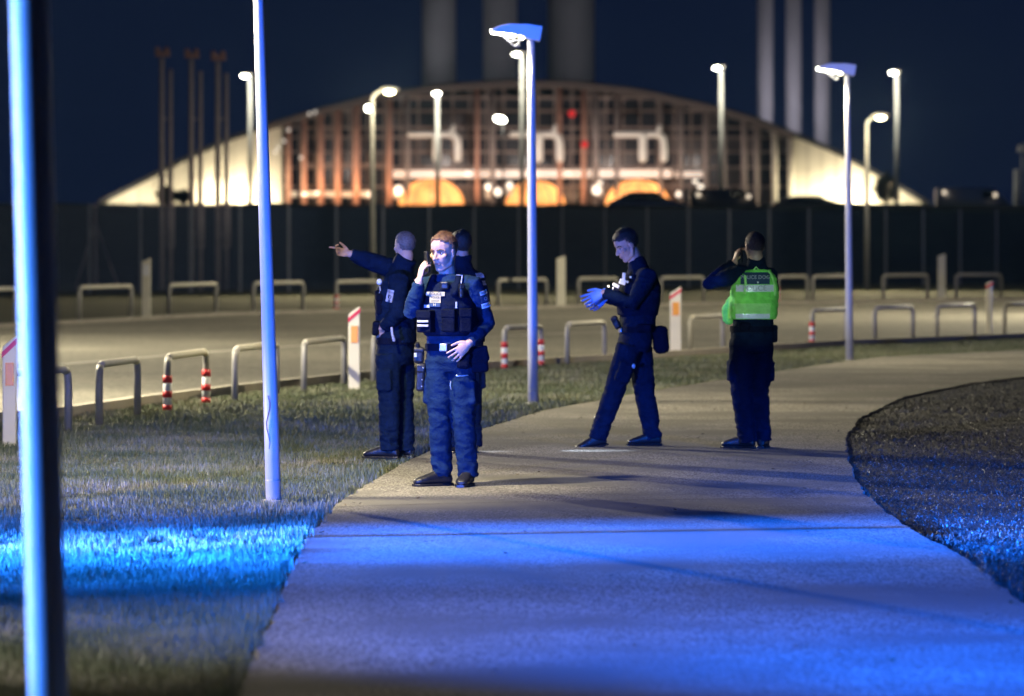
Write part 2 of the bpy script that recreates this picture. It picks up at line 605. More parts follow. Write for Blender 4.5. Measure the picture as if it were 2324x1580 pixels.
X, D = sample(480000, 17.0, 62.0, 1.3)
keep = (X > XR(D) - 0.03 + np.abs(RNG.normal(0, 0.03, len(X)))) & (X > 0.5)
X, D = X[keep], D[keep]
tall = patch_noise(X, D, 1.1, 2.0)
Hh = RNG.uniform(0.006, 0.026, len(X)) * (1 + 0.8 * np.clip(tall, 0, 1)) * np.where(D < 25.5, 2.0, 1.0)
Ww = np.clip(0.004 * D / 22, 0.0035, 0.014) * RNG.uniform(.7, 1.6, len(X))
tag(blades('ground_cover', X, D, Hh, Ww, M['rough_grass'], lean=1.6), kind='stuff')

# bark chips and leaves lying on the rough ground
nchip = 16000
X, D = sample(nchip * 4, 17.0, 60.0, 1.5)
keep = (X > XR(D) + 0.05)
X, D = X[keep][:nchip], D[keep][:nchip]
bm = B()
for x, d in zip(X, D):
    s = random.uniform(.003, .010)
    a = random.uniform(0, 6.28)
    t = Vector((math.cos(a), math.sin(a), random.uniform(-.5, .5))) * s
    q = Vector((-math.sin(a), math.cos(a), random.uniform(-.6, .6))) * s * .6
    c = Vector((x, d, random.uniform(.0, .03)))
    bm.faces.new([bm.verts.new(c - t), bm.verts.new(c + q), bm.verts.new(c + t), bm.verts.new(c - q)])
M['chip'] = mat('pale_chips', (0.20, 0.19, 0.18), 0.3, 0.4, 30.0)
tag(obj('leaf_litter', bm, M['chip']), kind='stuff')

strip_between('rough_verge', [d for d in ds if d > 12], lambda D: max(XR(D), XL(D) + 0.2) + 0.015, lambda D: max(XR(D), XL(D) + .2) + 40, -0.024, M['dark_soil'], 0.004)

# fallen leaves and grit blown onto the path
bm = B()
for k in range(420):
    d = random.uniform(16.5, 50)
    a_, b_ = float(XL(d)), min(float(XR(d)), d * .13)
    t_ = random.random() ** 2.2
    x = a_ + .03 + (b_ - a_ - .06) * (t_ if random.random() < .6 else 1 - t_)
    s_ = random.uniform(.008, .026)
    an = random.uniform(0, 6.28)
    u_ = Vector((math.cos(an), math.sin(an), random.uniform(-.2, .3))) * s_
    v_ = Vector((-math.sin(an), math.cos(an), random.uniform(-.2, .3))) * s_ * .55
    c = Vector((x, d, .010))
    bm.faces.new([bm.verts.new(c - u_), bm.verts.new(c + v_), bm.verts.new(c + u_), bm.verts.new(c - v_)])
M['dead_leaf'] = mat('dead_leaf', (0.10, 0.075, 0.04), 0.7, 0.4, 20.0)
tag(obj('fallen_leaves', bm, M['dead_leaf']), kind='stuff')

# ------------------------------------------------------------------ path lamps with a reflector wing
def reflector_lamp(base, top, r0, r1, label, light=None, extra=None):
    t = thing('path_lamp', label, 'lamp post', base, 'path lamps with a reflector wing')
    bm = B()
    n = 8
    secs = []
    for i in range(n + 1):
        k = i / n
        c = base.lerp(top, k)
        r = r0 + (r1 - r0) * k
        secs.append((c, Vector((r, 0, 0)), Vector((0, r, 0))))
    loft(bm, secs, 24)
    pole = obj('pole', bm, M['greypaint'], t, True)
    bm = B()
    tube(bm, base + Vector((0, 0, -.02)), base + Vector((0, 0, .012)), r0 * 1.9, r0 * 1.7, 20)
    obj('base_collar', bm, M['galv'], t)
    bm = B()
    k_ = .14 / 4.0
    tube(bm, base.lerp(top, k_), base.lerp(top, k_ + .002), r0 * 1.03, None, 24)
    obj('seam_ring', bm, M['galv'], t)
    # wing: outline in elevation, bulging in depth
    out = [(-.44, .085), (-.42, .122), (-.33, .160), (-.24, .176), (-.05, .172), (.125, .150), (.094, -.012), (-.03, .012), (-.12, .052), (-.19, .070)]
    poly = [top + Vector((x, -.16, z)) for x, z in out]
    bm = B()
    prism(bm, poly, Vector((0, .34, 0)))
    bmesh.ops.bevel(bm, geom=list(bm.edges), offset=.008, segments=1, affect='EDGES')
    obj('reflector', bm, M['reflector'], t)
    bm = B()
    prism(bm, [top + Vector((x, -.15, z)) for x, z in ((-.445, .112), (-.43, .082), (-.20, .038), (-.17, .048), (-.19, .0695), (-.438, .0845))], Vector((0, .30, 0)))
    obj('lit_underside', bm, M['lampglow_cool'], t)  # lamplight on the wing's underside, put in as a glowing slab
    for y in (-.05, .05):
        bm = B()
        limb(bm, [top + Vector((-.32, y, .058)), top + Vector((-.17, y, -.07)), top + Vector((-.09, y, .035))], [.008] * 3, 8)
        obj('bracket', bm, M['galv'], t)
        bm = B()
        tube(bm, top + Vector((-.24, y, -.01)), top + Vector((-.11, y, .01)), .006)
        obj('bracket_tie', bm, M['galv'], t)
    bm = B()
    ellipsoid(bm, top + Vector((-.105, -.03, .030)), Vector((.028, 0, -.012)), Vector((0, .04, 0)), Vector((.01, 0, .022)))
    obj('lens', bm, M['lampglow'], t, True)
    bm = B()
    ellipsoid(bm, top + Vector((-.15, 0, -.055)), Vector((.03, 0, 0)), Vector((0, .05, 0)), Vector((0, 0, .02)))
    obj('projector', bm, M['galv'], t, True)
    if extra: extra(t)
    if light:
        o = spot('lamp_light', top + Vector((-.30, -.02, -.10)), top + (Vector((-1.5, 1.6, -4)) if light > 2000 else Vector((-.28, -.05, -4))), light, (1.0, .86, .54), 116 if light > 2000 else 150, 0.6, 0.09)
        o.parent = t
        o.location = Vector(o.location) - base
    return t

M['reflector'] = mat('white_reflector_panel', (0.70, 0.71, 0.73), 0.45, 0.05, 4.0)

def cable(t):
    bm = B()
    b = Vector(t.location)
    pts = [b + Vector((-.035 + .012 * math.sin(k * 1.1), -.058 + .002 * k, .72 - .045 * k)) for k in range(9)]
    limb(bm, pts, [.0035] * 9, 6)
    obj('cable', bm, M['darkpaint'], t)

b0 = Vector(((118 - CX) / 733.0, 13.2, -.02)); t0 = Vector((-1.535, 13.2, 4.02))
reflector_lamp(b0, t0, .062, .058, 'closest lamp post, thick pale pole half in blue light, half dark', 140)
b1 = Vector((-1.62, 29.0, -.02)); t1 = Vector((-1.745, 29.05, 4.02))
reflector_lamp(b1, t1, .053, .033, 'slim leaning lavender lit lamp post on the grass beside the phoning officer', 2300, cable)
b2 = Vector(((1210 - CX) / F * 46.3, 46.3, -.02)); t2 = Vector(((1205.5 - CX) / F * 46.3, 46.3, 3.92))
reflector_lamp(b2, t2, .058, .041, 'lamp post with blue wing standing between the phoning officer and the walking officer', 720)
b3 = Vector(((1928 - CX) / F * 62.9, 62.9, -.02)); t3 = Vector(((1923 - CX) / F * 62.9, 62.9, 4.18))
reflector_lamp(b3, t3, .058, .040, 'lamp post with blue wing behind the officer in the green vest', 760)

# ------------------------------------------------------------------ hoop barriers
def hoop(p0, p1, h, r, label, group, sleeves=(0, 0), m=None, mrail=None):
    mid = (p0 + p1) / 2
    t = thing('hoop_barrier', label, 'barrier', Vector((mid.x, mid.y, 0)), group)
    m = m or M['galv']
    d = (p1 - p0).normalized()
    for k, (p, s) in enumerate(((p0, 1), (p1, -1))):
        bm = B()
        limb(bm, [p + Vector((0, 0, -.05)), p + Vector((0, 0, h - .16)), p + Vector((0, 0, h - .07)) + d * s * .012, p + Vector((0, 0, h - .022)) + d * s * .05], [r] * 4, 12, False)
        leg = obj('leg', bm, m, t, True)
        if sleeves[k]:
            bm = B()
            tube(bm, p + Vector((0, 0, .0)), p + Vector((0, 0, .36)), r * 1.22, None, 16)
            sl = obj('reflective_sleeve', bm, M['sleeve_white'], t, True)
            for z0, z1 in ((.005, .06), (.135, .205), (.285, .362)):
                bm = B()
                tube(bm, p + Vector((0, 0, z0)), p + Vector((0, 0, z1)), r * 1.27, None, 16)
                o = obj('red_band', bm, M['red'], sl, True, local=True)
                bmv = -root_loc(t)
                o.data.transform(Matrix.Translation(bmv))
    bm = B()
    limb(bm, [p0 + d * .05 + Vector((0, 0, h - .022)), p0 + d * .14 + Vector((0, 0, h)), p1 - d * .14 + Vector((0, 0, h)), p1 - d * .05 + Vector((0, 0, h - .022))], [r] * 4, 12, False)
    obj('rail', bm, mrail or M['galv_lit'], t, True)
    return t
M['galv_lit'] = mat('lit_rail_steel', (0.60, 0.57, 0.48), 0.5, 0.12, 6.0)  # legs' steel made paler: lamplight from above put into the rail colour

near_base = np.array([(20, 987), (155, 972), (225, 958), (312, 941), (380, 932), (468, 915), (533, 906), (628, 891), (690, 885), (780, 869), (848, 862), (935, 852), (1145, 836),
                      (1228, 829), (1287, 824), (1372, 817), (1482, 808), (1567, 801), (1640, 796), (1760, 786), (1843, 779), (1920, 774), (1985, 770), (2072, 766), (2127, 764), (2212, 760), (2280, 758), (2360, 755)], float)
NG = 'steel hoop barriers along the near kerb'
near_labels = [
    ('low dark steel hoop barrier partly behind the closest lamp post', (0, 0)),
    ('low steel hoop barrier between the closest lamp post and the red banded hoop', (0, 0)),
    ('steel hoop barrier with red and white sleeves, standing left of the leaning lamp post', (1, 1)),
    ('pale steel hoop barrier standing behind the leaning lamp post', (0, 0)),
    ('steel hoop barrier beside the orange marked post near the pointing officer', (0, 0)),
    ('steel hoop barrier mostly hidden behind the pointing officer', (0, 0)),
    ('steel hoop barrier with red white sleeves behind the middle lamp post', (1, 1)),
    ('steel hoop barrier between the middle lamp post and the walking officer', (0, 0)),
    ('steel hoop barrier between the walking officer and the officer in green vest', (0, 0)),
    ('hoop barrier with one red white sleeve beside the lamp post behind the green vest officer', (1, 0)),
    ('dark steel hoop barrier first to the right of the rear winged lamp post', (0, 0)),
    ('dark steel hoop barrier beside the slim red capped post', (0, 0)),
    ('steel hoop barrier at the far right end of the near row', (0, 0)),
]
pairs = [(0, 1), (2, 3), (4, 5), (6, 7), (8, 9), (10, 11), (12, 13), (14, 15), (17, 18), (20, 21), (22, 23), (24, 25), (26, 27)]
for (i, j), (lab, sl) in zip(pairs, near_labels):
    p0, p1 = G(*near_base[i]), G(*near_base[j])
    hoop(p0, p1, .555, .038, lab, NG, sl)

far_pairs = [((-60, 730), (35, 727), 'far hoop barrier at the road edge, cut by the picture side', 0),
             ((180, 722), (298, 717), 'far hoop barrier standing under the guyed mast', 0),
             ((383, 714), (490, 709), 'far hoop barrier in front of the twin pole masts', 0),
             ((575, 706), (688, 703), 'far hoop barrier crossed by the leaning lamp post', 0),
             ((763, 702), (855, 699), 'far hoop barrier with red white sleeve below the pointing arm', 1),
             ((1130, 695), (1240, 692), 'far hoop barrier crossed by the middle lamp post', 0),
             ((1313, 690), (1400, 688), 'far hoop barrier behind the gloved hands of the walking officer', 0),
             ((1500, 686), (1597, 684), 'far hoop barrier between walking officer and green vest officer', 0),
             ((1765, 682), (1832, 681), 'far hoop barrier with pink lit sleeve beside the green vest', 1),
             ((1845, 681), (1925, 680), 'far hoop barrier just left of the rear winged lamp post', 0),
             ((2005, 678), (2105, 676), 'far hoop barrier left of the tall pale post on the far verge', 0),
             ((2170, 675), (2272, 674), 'far hoop barrier right of the tall pale post on the far verge', 0)]
FG = 'steel hoop barriers along the far road edge'
for a, b, lab, s in far_pairs:
    hoop(G(*a), G(*b), .69, .05, lab, FG, (s, 0))

# ------------------------------------------------------------------ marker posts
def marker(base, h, w, label, red=True, orange=True, white_band=False, slant=.10):
    t = thing('marker_post', label, 'marker post', base, 'white marker posts by the road')
    dep = .07
    hw = w / 2
    bm = B()
    prism(bm, [base + Vector(v) for v in ((-hw, -dep / 2, -.05), (hw, -dep / 2, -.05), (hw, -dep / 2, h), (-hw, -dep / 2, h - slant))], Vector((0, dep, 0)))
    bmesh.ops.bevel(bm, geom=list(bm.edges), offset=.008, segments=1, affect='EDGES')
    obj('post', bm, M['white'], t)
    e = .004
    if red:
        bm = B()
        prism(bm, [base + Vector(v) for v in ((-hw - e, -dep / 2 - e, h - slant - .095), (hw + e, -dep / 2 - e, h - .075), (hw + e, -dep / 2 - e, h - .022), (-hw - e, -dep / 2 - e, h - slant - .042))], Vector((0, dep + 2 * e, 0)))
        obj('red_stripe', bm, M['red'], t)
    if orange:
        bm = B()
        box(bm, base + Vector((hw * .05, -dep / 2 - .004, h - slant - .235)), w * .62, .012, .20, bevel=.003)
        obj('reflector', bm, M['orange'], t)
    if white_band:
        bm = B()
        box(bm, base + Vector((0, -dep / 2 - .004, h - slant - .20)), w * .75, .012, .26, bevel=.003)
        obj('reflector', bm, M['sleeve_white'], t)
    return t
def gp(x, y): return G(x, y)
marker(gp(22, 1005), .93, .118, 'white marker post with orange reflector peeking out behind the closest lamp post')
marker(gp(804, 880), .97, .135, 'white marker post with orange reflector beside the pointing officer')
marker(gp(1533, 806), 1.04, .165, 'white marker post with orange reflector beside the walking officer')
marker(gp(2245, 765), 1.02, .12, 'slim red capped marker post among the right hand hoops', True, False, slant=.05)
marker(gp(332, 718), 1.34, .20, 'tall grey post with white band near the twin pole masts', False, False, True, .08)
marker(gp(1273, 696), 1.34, .235, 'tall plain cream post between middle lamp post and walking officer', False, False, False, .08)
marker(gp(2137, 676), 1.34, .235, 'tall plain cream post on the far verge at the right', False, False, False, .08)

# ------------------------------------------------------------------ security fence
A, Bp = P(-160, 0, 136), P(2520, 0, 172)
A.z = Bp.z = 0
L = (Bp - A).length
nf = int(L / 2.05)
dirf = (Bp - A).normalized()
M['fence_post'] = mat('fence_post_grey', (0.17, 0.19, 0.26), 0.6, 0.1)
M['mesh'] = bpy.data.materials.new('fence_mesh')
M['mesh'].use_nodes = True
nt = M['mesh'].node_tree
pb = nt.nodes['Principled BSDF']
pb.inputs['Base Color'].default_value = (0.04, 0.07, 0.17, 1)
pb.inputs['Roughness'].default_value = 0.6
tr = nt.nodes.new('ShaderNodeBsdfTransparent')
mx = nt.nodes.new('ShaderNodeMixShader')
mx.inputs[0].default_value = 0.22
nt.links.new(tr.outputs[0], mx.inputs[1])
nt.links.new(pb.outputs[0], mx.inputs[2])
nt.links.new(mx.outputs[0], nt.nodes['Material Output'].inputs[0])
fence = thing('security_fence', 'long grey wire mesh security fence across the view behind the road', 'fence', A.copy())
bm = B()
box(bm, Vector((0, 0, 1.45)), .09, .09, 3.0)
pm = bpy.data.meshes.new('post')
bm.to_mesh(pm); bm.free()
pm.materials.append(M['fence_post'])
bm = B()
a_, b_ = Vector((0, 0, 0)), dirf * 2.05
nn = Vector((-dirf.y, dirf.x, 0)) * .006
prism(bm, [a_ + Vector((0, 0, .05)) - nn / 2, b_ + Vector((0, 0, .05)) - nn / 2, b_ + Vector((0, 0, 2.85)) - nn / 2, a_ + Vector((0, 0, 2.85)) - nn / 2], nn)
mm = bpy.data.meshes.new('mesh_panel')
bm.to_mesh(mm); bm.free()
mm.materials.append(M['mesh'])
for i in range(nf + 1):
    for nm, me in (('post', pm), ('mesh_panel', mm)):
        if i == nf and nm != 'post': continue
        o = bpy.data.objects.new(nm, me)
        COL.objects.link(o)
        o.parent = fence
        o.location = dirf * 2.05 * i

# ------------------------------------------------------------------ twin pole masts and the guyed mast
M['mast'] = mat('mast_grey', (0.52, 0.44, 0.46), 0.6, 0.12)
M['mast_head'] = mat('mast_head_red', (0.42, 0.22, 0.20), 0.6, 0.1)
def twin_mast(xl, xr, ytop, D, label):
    zt = P(0, ytop, D).z
    a, b = P(xl, 0, D), P(xr, 0, D)
    a.z = b.z = -.03
    base = (a + b) / 2; base.z = 0
    t = thing('twin_pole_mast', label, 'mast', base, 'twin pole masts behind the road')
    for p, r, top in ((a, .105, zt - .15), (b, .085, zt - .55)):
        bm = B()
        tube(bm, p, Vector((p.x, p.y, top)), r, r * .9, 10)
        pole = obj('pole', bm, M['mast'], t, True)
    bm = B()
    tube(bm, Vector((b.x, b.y, 1.55)), Vector((b.x, b.y, 3.05)), .15, .15, 10)
    tube(bm, Vector((b.x, b.y, 1.40)), Vector((b.x, b.y, 1.55)), .09, .15, 10)
    obj('sleeve', bm, M['mast'], t, True)
    for k, zz in enumerate((2.0, 4.0, 6.0)):
        bm = B()
        tube(bm, Vector((a.x, a.y, zz)), Vector((b.x, b.y, zz)), .03, None, 6)
        obj('tie', bm, M['mast'], t)
    bm = B()
    box(bm, Vector((a.x + .03, a.y, zt - .02)), .52, .3, .16, bevel=.03)
    obj('cross_arm', bm, M['mast_head'], t)
    for dx in (-.16, .16):
        bm = B()
        limb(bm, [Vector((a.x + .03 + dx, a.y - .1, zt + .05)), Vector((a.x + .03 + dx, a.y - .22, zt + .13))], [.08, .11], 10)
        obj('lamp_head', bm, M['mast_head'], t, True)
    return t
twin_mast(367, 387, 122, 150, 'twin pole mast with red heads, farthest from the leaning lamp post')
twin_mast(434, 455, 126, 150, 'middle twin pole mast of the three with red heads')
twin_mast(494, 514, 131, 150, 'twin pole mast with red heads, closest to the leaning lamp post')

c = P(216, 0, 155); c.z = 0
t = thing('guyed_mast', 'thin mast with slanting stays in front of the dark fence', 'mast', c)
bm = B(); tube(bm, c + Vector((0, 0, -.05)), c + Vector((0, 0, 2.9)), .075, .05, 8); obj('pole', bm, M['mast'], t)
for dx, dy in ((-.75, .2), (.85, .2), (0.12, -.6)):
    bm = B(); tube(bm, c + Vector((dx, dy, -.05)), c + Vector((0, 0, 2.4)), .042, .032, 6); obj('stay', bm, M['mast'], t)
bm = B(); box(bm, c + Vector((0, 0, 2.95)), .16, .16, .2, bevel=.02); obj('head', bm, M['mast'], t)

# ------------------------------------------------------------------ street lamps with a bent arm
def arm_lamp(xb, D, ztop, r, xh, zh, label, second=None, power=0):
    base = P(xb, 0, D); base.z = -.03
    t = thing('street_lamp', label, 'street lamp', base, 'street lamps at the fence')
    top = Vector((base.x, D, ztop))
    hx = P(xh, 0, D).x
    bm = B()
    limb(bm, [base, base.lerp(top, .5), top - Vector((0, 0, .12)), top + Vector((.07, 0, .0)), Vector((hx - .22, D, zh))], [r, r * .85, r * .72, r * .62, r * .5], 12)
    obj('pole', bm, M['galv'], t, True)
    bm = B()
    ellipsoid(bm, Vector((hx, D, zh)), Vector((.34, 0, 0)), Vector((0, .2, 0)), Vector((0, 0, .11)))
    obj('lamp_head', bm, M['galv'], t, True)
    bm = B()
    ellipsoid(bm, Vector((hx, D - .05, zh - .07)), Vector((.19, 0, 0)), Vector((0, .15, 0)), Vector((0, 0, .10)))
    obj('lens', bm, M['lampglow'], t, True)
    if second:
        p = P(*second, D)
        bm = B()
        tube(bm, Vector((base.x, D, p.z)), p, .04, None, 8)
        obj('lamp_bracket', bm, M['galv'], t)
        bm = B()
        ellipsoid(bm, p, Vector((.11, 0, 0)), Vector((0, .11, 0)), Vector((0, 0, .11)))
        obj('lens', bm, M['lampglow_cool'], t, True)
    if power:
        o = spot('lamp_light', Vector((hx, D - .3, zh - .32)), Vector((hx * .7, D - 32, 0)), power, (1.0, .84, .48), 120, .7, .15)
        o.parent = t
        o.location = Vector(o.location) - base
        o = point('lamp_light', Vector((hx - base.x - .1, -1.4, zh - .45 - base.z)), 520, (1.0, .88, .6), .12)
        o.parent = t
    return t
arm_lamp(845.5, 141, P(0, 214, 141).z, .10, 884, P(0, 203, 141).z, 'street lamp with two lights above the pointing officer', (836, 246), 9000)
arm_lamp(1967, 153, P(0, 272, 153).z, .10, 1998, P(0, 262, 153).z, 'street lamp with bent arm just behind the rear winged lamp post', None, 9000)

# tall floodlight columns in the field beyond the bank
def tall_lamp(xp, xh, yh, D, label, power, r=.15):
    zg = np.interp(D, [p[0] for p in prof], [p[1] for p in prof]) - .05
    base = P(xp, 0, D); base.z = float(zg)
    h = P(xh, yh, D)
    t = thing('floodlight_column', label, 'street lamp', base, 'tall lamp columns before the hall')
    top = Vector((base.x, D, h.z - .1))
    bm = B(); tube(bm, base, top, r, r * .8, 14); obj('pole', bm, M['greypaint'], t, True)
    bm = B(); box(bm, (h + top) / 2 + Vector((0, 0, .12)), abs(h.x - top.x) + .5, .5, .12, bevel=.04); obj('lamp_head', bm, M['galv'], t)
    bm = B(); ellipsoid(bm, h + Vector((0, -.1, 0)), Vector((.24, 0, 0)), Vector((0, .18, 0)), Vector((0, 0, .12))); obj('lens', bm, M['lampglow_cool'], t, True)
    if power:
        o = point('lamp_light', Vector((h.x - base.x - .1, -2.0, h.z - base.z - .7)), power, (1.0, .95, .72), .2)
        o.parent = t
    return t
tall_lamp(568, 556, 172, 262, 'tall lamp column beside the leaning lamp post', 900)
tall_lamp(993, 991, 212, 262, 'tall lamp column above the first orange dome', 900)
tall_lamp(1185, 1172, 123, 262, 'tall lamp column close behind the middle winged lamp post', 900)
tall_lamp(1637, 1627, 154, 262, 'tall lamp column above the orange marked post by the walking officer', 900)
tall_lamp(2035, 2027, 165, 262, 'tall lamp column beyond the street lamp with bent arm', 900)

# street lamps added off-frame to light the road and near hoops
def added_side_lamp(loc, h, label, power):
    base = Vector((loc[0], loc[1], -.03))
    t = thing('street_lamp', label, 'street lamp', base, 'street lamps at the fence')
    s = -1 if loc[0] > 0 else 1
    top = Vector((loc[0], loc[1], h))
    hd = top + Vector((1.1 * s, 0, .15))
    bm = B(); limb(bm, [base, base.lerp(top, .5), top, hd], [.09, .075, .06, .05], 10); obj('pole', bm, M['galv'], t, True)
    bm = B(); ellipsoid(bm, hd, Vector((.34, 0, 0)), Vector((0, .2, 0)), Vector((0, 0, .1))); obj('lamp_head', bm, M['galv'], t, True)
    bm = B(); ellipsoid(bm, hd - Vector((0, 0, .07)), Vector((.25, 0, 0)), Vector((0, .16, 0)), Vector((0, 0, .1))); obj('lens', bm, M['lampglow'], t, True)
    o = spot('lamp_light', hd - Vector((0, 0, .3)), hd + Vector((s * 2.5, 0, -7)), power, (1.0, .90, .66), 165, .25, .15)
    o.parent = t
    o.location = Vector(o.location) - base
    return t
added_side_lamp((-13.0, 69.0), 7.5, 'added off-frame street lamp at the road edge beyond the closest lamp post', 10500)
added_side_lamp((-9.6, 46.0), 5.5, 'added off-frame street lamp beside the near hoops, beyond the closest lamp post', 7500)
added_side_lamp((17.5, 98.0), 7.5, 'added off-frame street lamp at the road edge past the last hoop', 13000)

# thin sign post beside the grass whose shadow falls across the lit path
b = Vector((-4.45, 24.5, -.03))
t = thing('sign_post', 'thin sign post on the grass beside the blue lit path', 'sign post', b)
bm = B(); tube(bm, b, b + Vector((0, 0, 1.75)), .062, None, 12); obj('pole', bm, M['galv'], t, True)
bm = B(); box(bm, b + Vector((0, -.035, 1.95)), .30, .012, .42, bevel=.004); obj('plate', bm, M['greypaint'], t)

# ------------------------------------------------------------------ arched hall
DB = 450.0
def H(x, y, D=DB):
    """a point of the hall's front given in reference units."""
    return P(x, y, D)
hall_base = H(1165, 455)
hall = thing('arched_hall', 'wide arched industrial hall with floodlit pale ends and three glowing orange domes', 'hall', Vector((hall_base.x, DB, 5.0)))
ARCH = [(224, 458), (300, 420), (390, 372), (500, 320), (600, 284), (700, 253), (850, 214), (1000, 192), (1150, 183), (1300, 185), (1450, 202), (1600, 235), (1700, 262), (1800, 301), (1900, 342), (2000, 396), (2108, 460)]
ax_ = np.array([p[0] for p in ARCH], float); ay_ = np.array([p[1] for p in ARCH], float)
def arch(x): return float(np.interp(x, ax_, ay_))
YB = 463
M['hall_wall'] = mat('hall_pale_wall', (0.62, 0.58, 0.48), 0.7, 0.06, 0.3)
M['hall_roof'] = mat('hall_roof_dark', (0.022, 0.022, 0.024), 0.6, 0.1, 0.3)
M['hall_brown'] = mat('hall_frame_brown', (0.26, 0.215, 0.20), 0.6, 0.1, 0.5)
M['hall_red'] = mat('hall_column_red', (0.44, 0.24, 0.175), 0.6, 0.08, 0.5)
M['hall_glass'] = mat('hall_dark_glass', (0.03, 0.03, 0.04), 0.25, 0.3, 0.4)
M['hall_glass2'] = mat('hall_grey_glass', (0.10, 0.085, 0.085), 0.3, 0.3, 0.4)
M['duct'] = mat('white_duct', (0.80, 0.78, 0.72), 0.5, 0.04, 1.0)
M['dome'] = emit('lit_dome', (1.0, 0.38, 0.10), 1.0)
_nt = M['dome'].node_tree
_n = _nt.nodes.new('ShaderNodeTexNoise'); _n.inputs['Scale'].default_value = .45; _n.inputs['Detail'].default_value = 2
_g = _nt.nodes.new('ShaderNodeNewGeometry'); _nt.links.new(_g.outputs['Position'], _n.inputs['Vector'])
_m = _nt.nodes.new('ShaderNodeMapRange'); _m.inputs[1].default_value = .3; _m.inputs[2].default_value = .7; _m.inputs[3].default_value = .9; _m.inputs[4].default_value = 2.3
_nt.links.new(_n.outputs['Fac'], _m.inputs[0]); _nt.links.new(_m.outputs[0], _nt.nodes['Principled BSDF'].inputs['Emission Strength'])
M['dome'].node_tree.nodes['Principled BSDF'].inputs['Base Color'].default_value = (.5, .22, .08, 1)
M['band_lit'] = emit('glowing_band', (1.0, 0.74, 0.56), 0.62)  # band surface glows evenly by itself
M['hot'] = emit('warm_lamp', (1.0, 0.82, 0.60), 1.1)
M['redlamp'] = emit('red_signal_lamp', (1.0, 0.02, 0.03), 0.55, (0.25, 0.0, 0.0))

def fpoly(name, pts, thick, m, parent=None, D=DB, smooth=False):
    bm = B()
    prism(bm, [H(x, y, D) for x, y in pts], Vector((0, thick, 0)))
    return obj(name, bm, m, parent or hall, smooth)

# roof shell
bm = B()
prev = None
fx = list(np.linspace(224, 2108, 48))
for x in fx:
    y = arch(x)
    a = H(x, y); 
    ring = [a + Vector((0, -.35, .12)), a + Vector((0, 34, .12)), a + Vector((0, 34, -.42)), a + Vector((0, -.35, -.42))]
    ring = [bm.verts.new(v) for v in ring]
    if prev: bridge(bm, prev, ring)
    else: bm.faces.new(ring)
    prev = ring
bm.faces.new(prev[::-1])
obj('roof', bm, M['hall_roof'], hall)
# back wall, closing the arch
fpoly('rear_wall', [(230, YB + 4)] + [(x, arch(x) + 6) for x in fx[1:-1]] + [(2100, YB + 4)], .6, M['hall_roof'], None, DB + 33)

# left end wall in panels, right end wall in panels
def wall_panels(xa, xb, n, ybot, gap=1.6):
    for i in range(n):
        x0 = xa + (xb - xa) * i / n + gap / 2
        x1 = xa + (xb - xa) * (i + 1) / n - gap / 2
        fpoly('wall_panel', [(x0, ybot), (x0, min(ybot - .5, arch(x0) + 8)), (x1, min(ybot - .6, arch(x1) + 8)), (x1, ybot)], .4, M['hall_wall'])
wall_panels(242, 640, 11, YB)
wall_panels(1800, 2092, 9, YB)
fpoly('wall', [(242, YB + 3)] + [(x, arch(x) + 9) for x in np.linspace(262, 640, 9)] + [(640, YB + 3)], .5, M['hall_brown'], None, DB + .42)
fpoly('wall', [(1800, YB + 3)] + [(x, arch(x) + 9) for x in np.linspace(1800, 2085, 8)] + [(2092, YB + 3)], .5, M['hall_brown'], None, DB + .42)

# dark recessed glazing in the middle: panes between mullions
mull = [640 + 38.7 * i for i in range(31)]
rowsy = [463, 424, 380, 345, 312, 290, 252, 222]
for i in range(30):
    x0, x1 = mull[i] + 3, mull[i + 1] - 3
    for k in range(len(rowsy) - 1):
        yb, yt = rowsy[k] - 2, rowsy[k + 1] + 2
        top = max(yt, max(arch(x0), arch(x1)) + 12)
        if top > yb - 6: continue
        fpoly('window_pane', [(x0, yb), (x0, top), (x1, top), (x1, yb)], .15, M['hall_glass2'] if random.random() < .30 else M['hall_glass'], None, DB + 4.5)
for x in mull:
    fpoly('mullion', [(x - 2.4, YB), (x - 2.4, arch(x) + 10), (x + 2.4, arch(x) + 10), (x + 2.4, YB)], .5, M['hall_brown'], None, DB + 4.0)
for k, y in enumerate(rowsy[1:]):
    xs_ = [x for x in np.linspace(640, 1800, 117) if arch(x) + 10 < y]
    fpoly('transom', [(xs_[0], y + 3), (xs_[0], y - 3), (xs_[-1], y - 3), (xs_[-1], y + 3)], .4, M['hall_brown'], None, DB + 3.8)
# roof edge beam of the middle
bm = B()
prev = None
for x in np.linspace(600, 1800, 40):
    a = H(x, arch(x) + 9)
    ring = [bm.verts.new(a + Vector((0, dy, dz))) for dy, dz in ((-.8, .35), (.6, .35), (.6, -.35), (-.8, -.35))]
    if prev: bridge(bm, prev, ring)
    prev = ring
M['hall_edge'] = mat('hall_edge_brown', (0.12, 0.095, 0.085), 0.7, 0.1, 0.5)
obj('edge_beam', bm, M['hall_edge'], hall)

# red columns standing in front
def column(x, w, m, ytop=None, D=DB - .2):
    yt = arch(x) + 12 if ytop is None else ytop
    bm = B()
    tube(bm, H(x, YB + 4, D), H(x, yt, D), w / 2 * D / F, None, 10)
    obj('column', bm, m, hall, True)
for x, w in ((655, 12), (690, 13), (728, 14), (767, 14), (809, 17), (884, 13), (1083, 11), (1270, 11), (1325, 12)):
    column(x, w, M['hall_red'])
for x, w in ((1118, 12), (1352, 14), (1545, 11), (1600, 11), (1642, 12), (1690, 12), (1716, 12), (1758, 15), (1795, 15), (925, 10), (1400, 10), (1500, 10)):
    column(x, w, M['hall_brown'] if x < 1740 else M['hall_wall'])

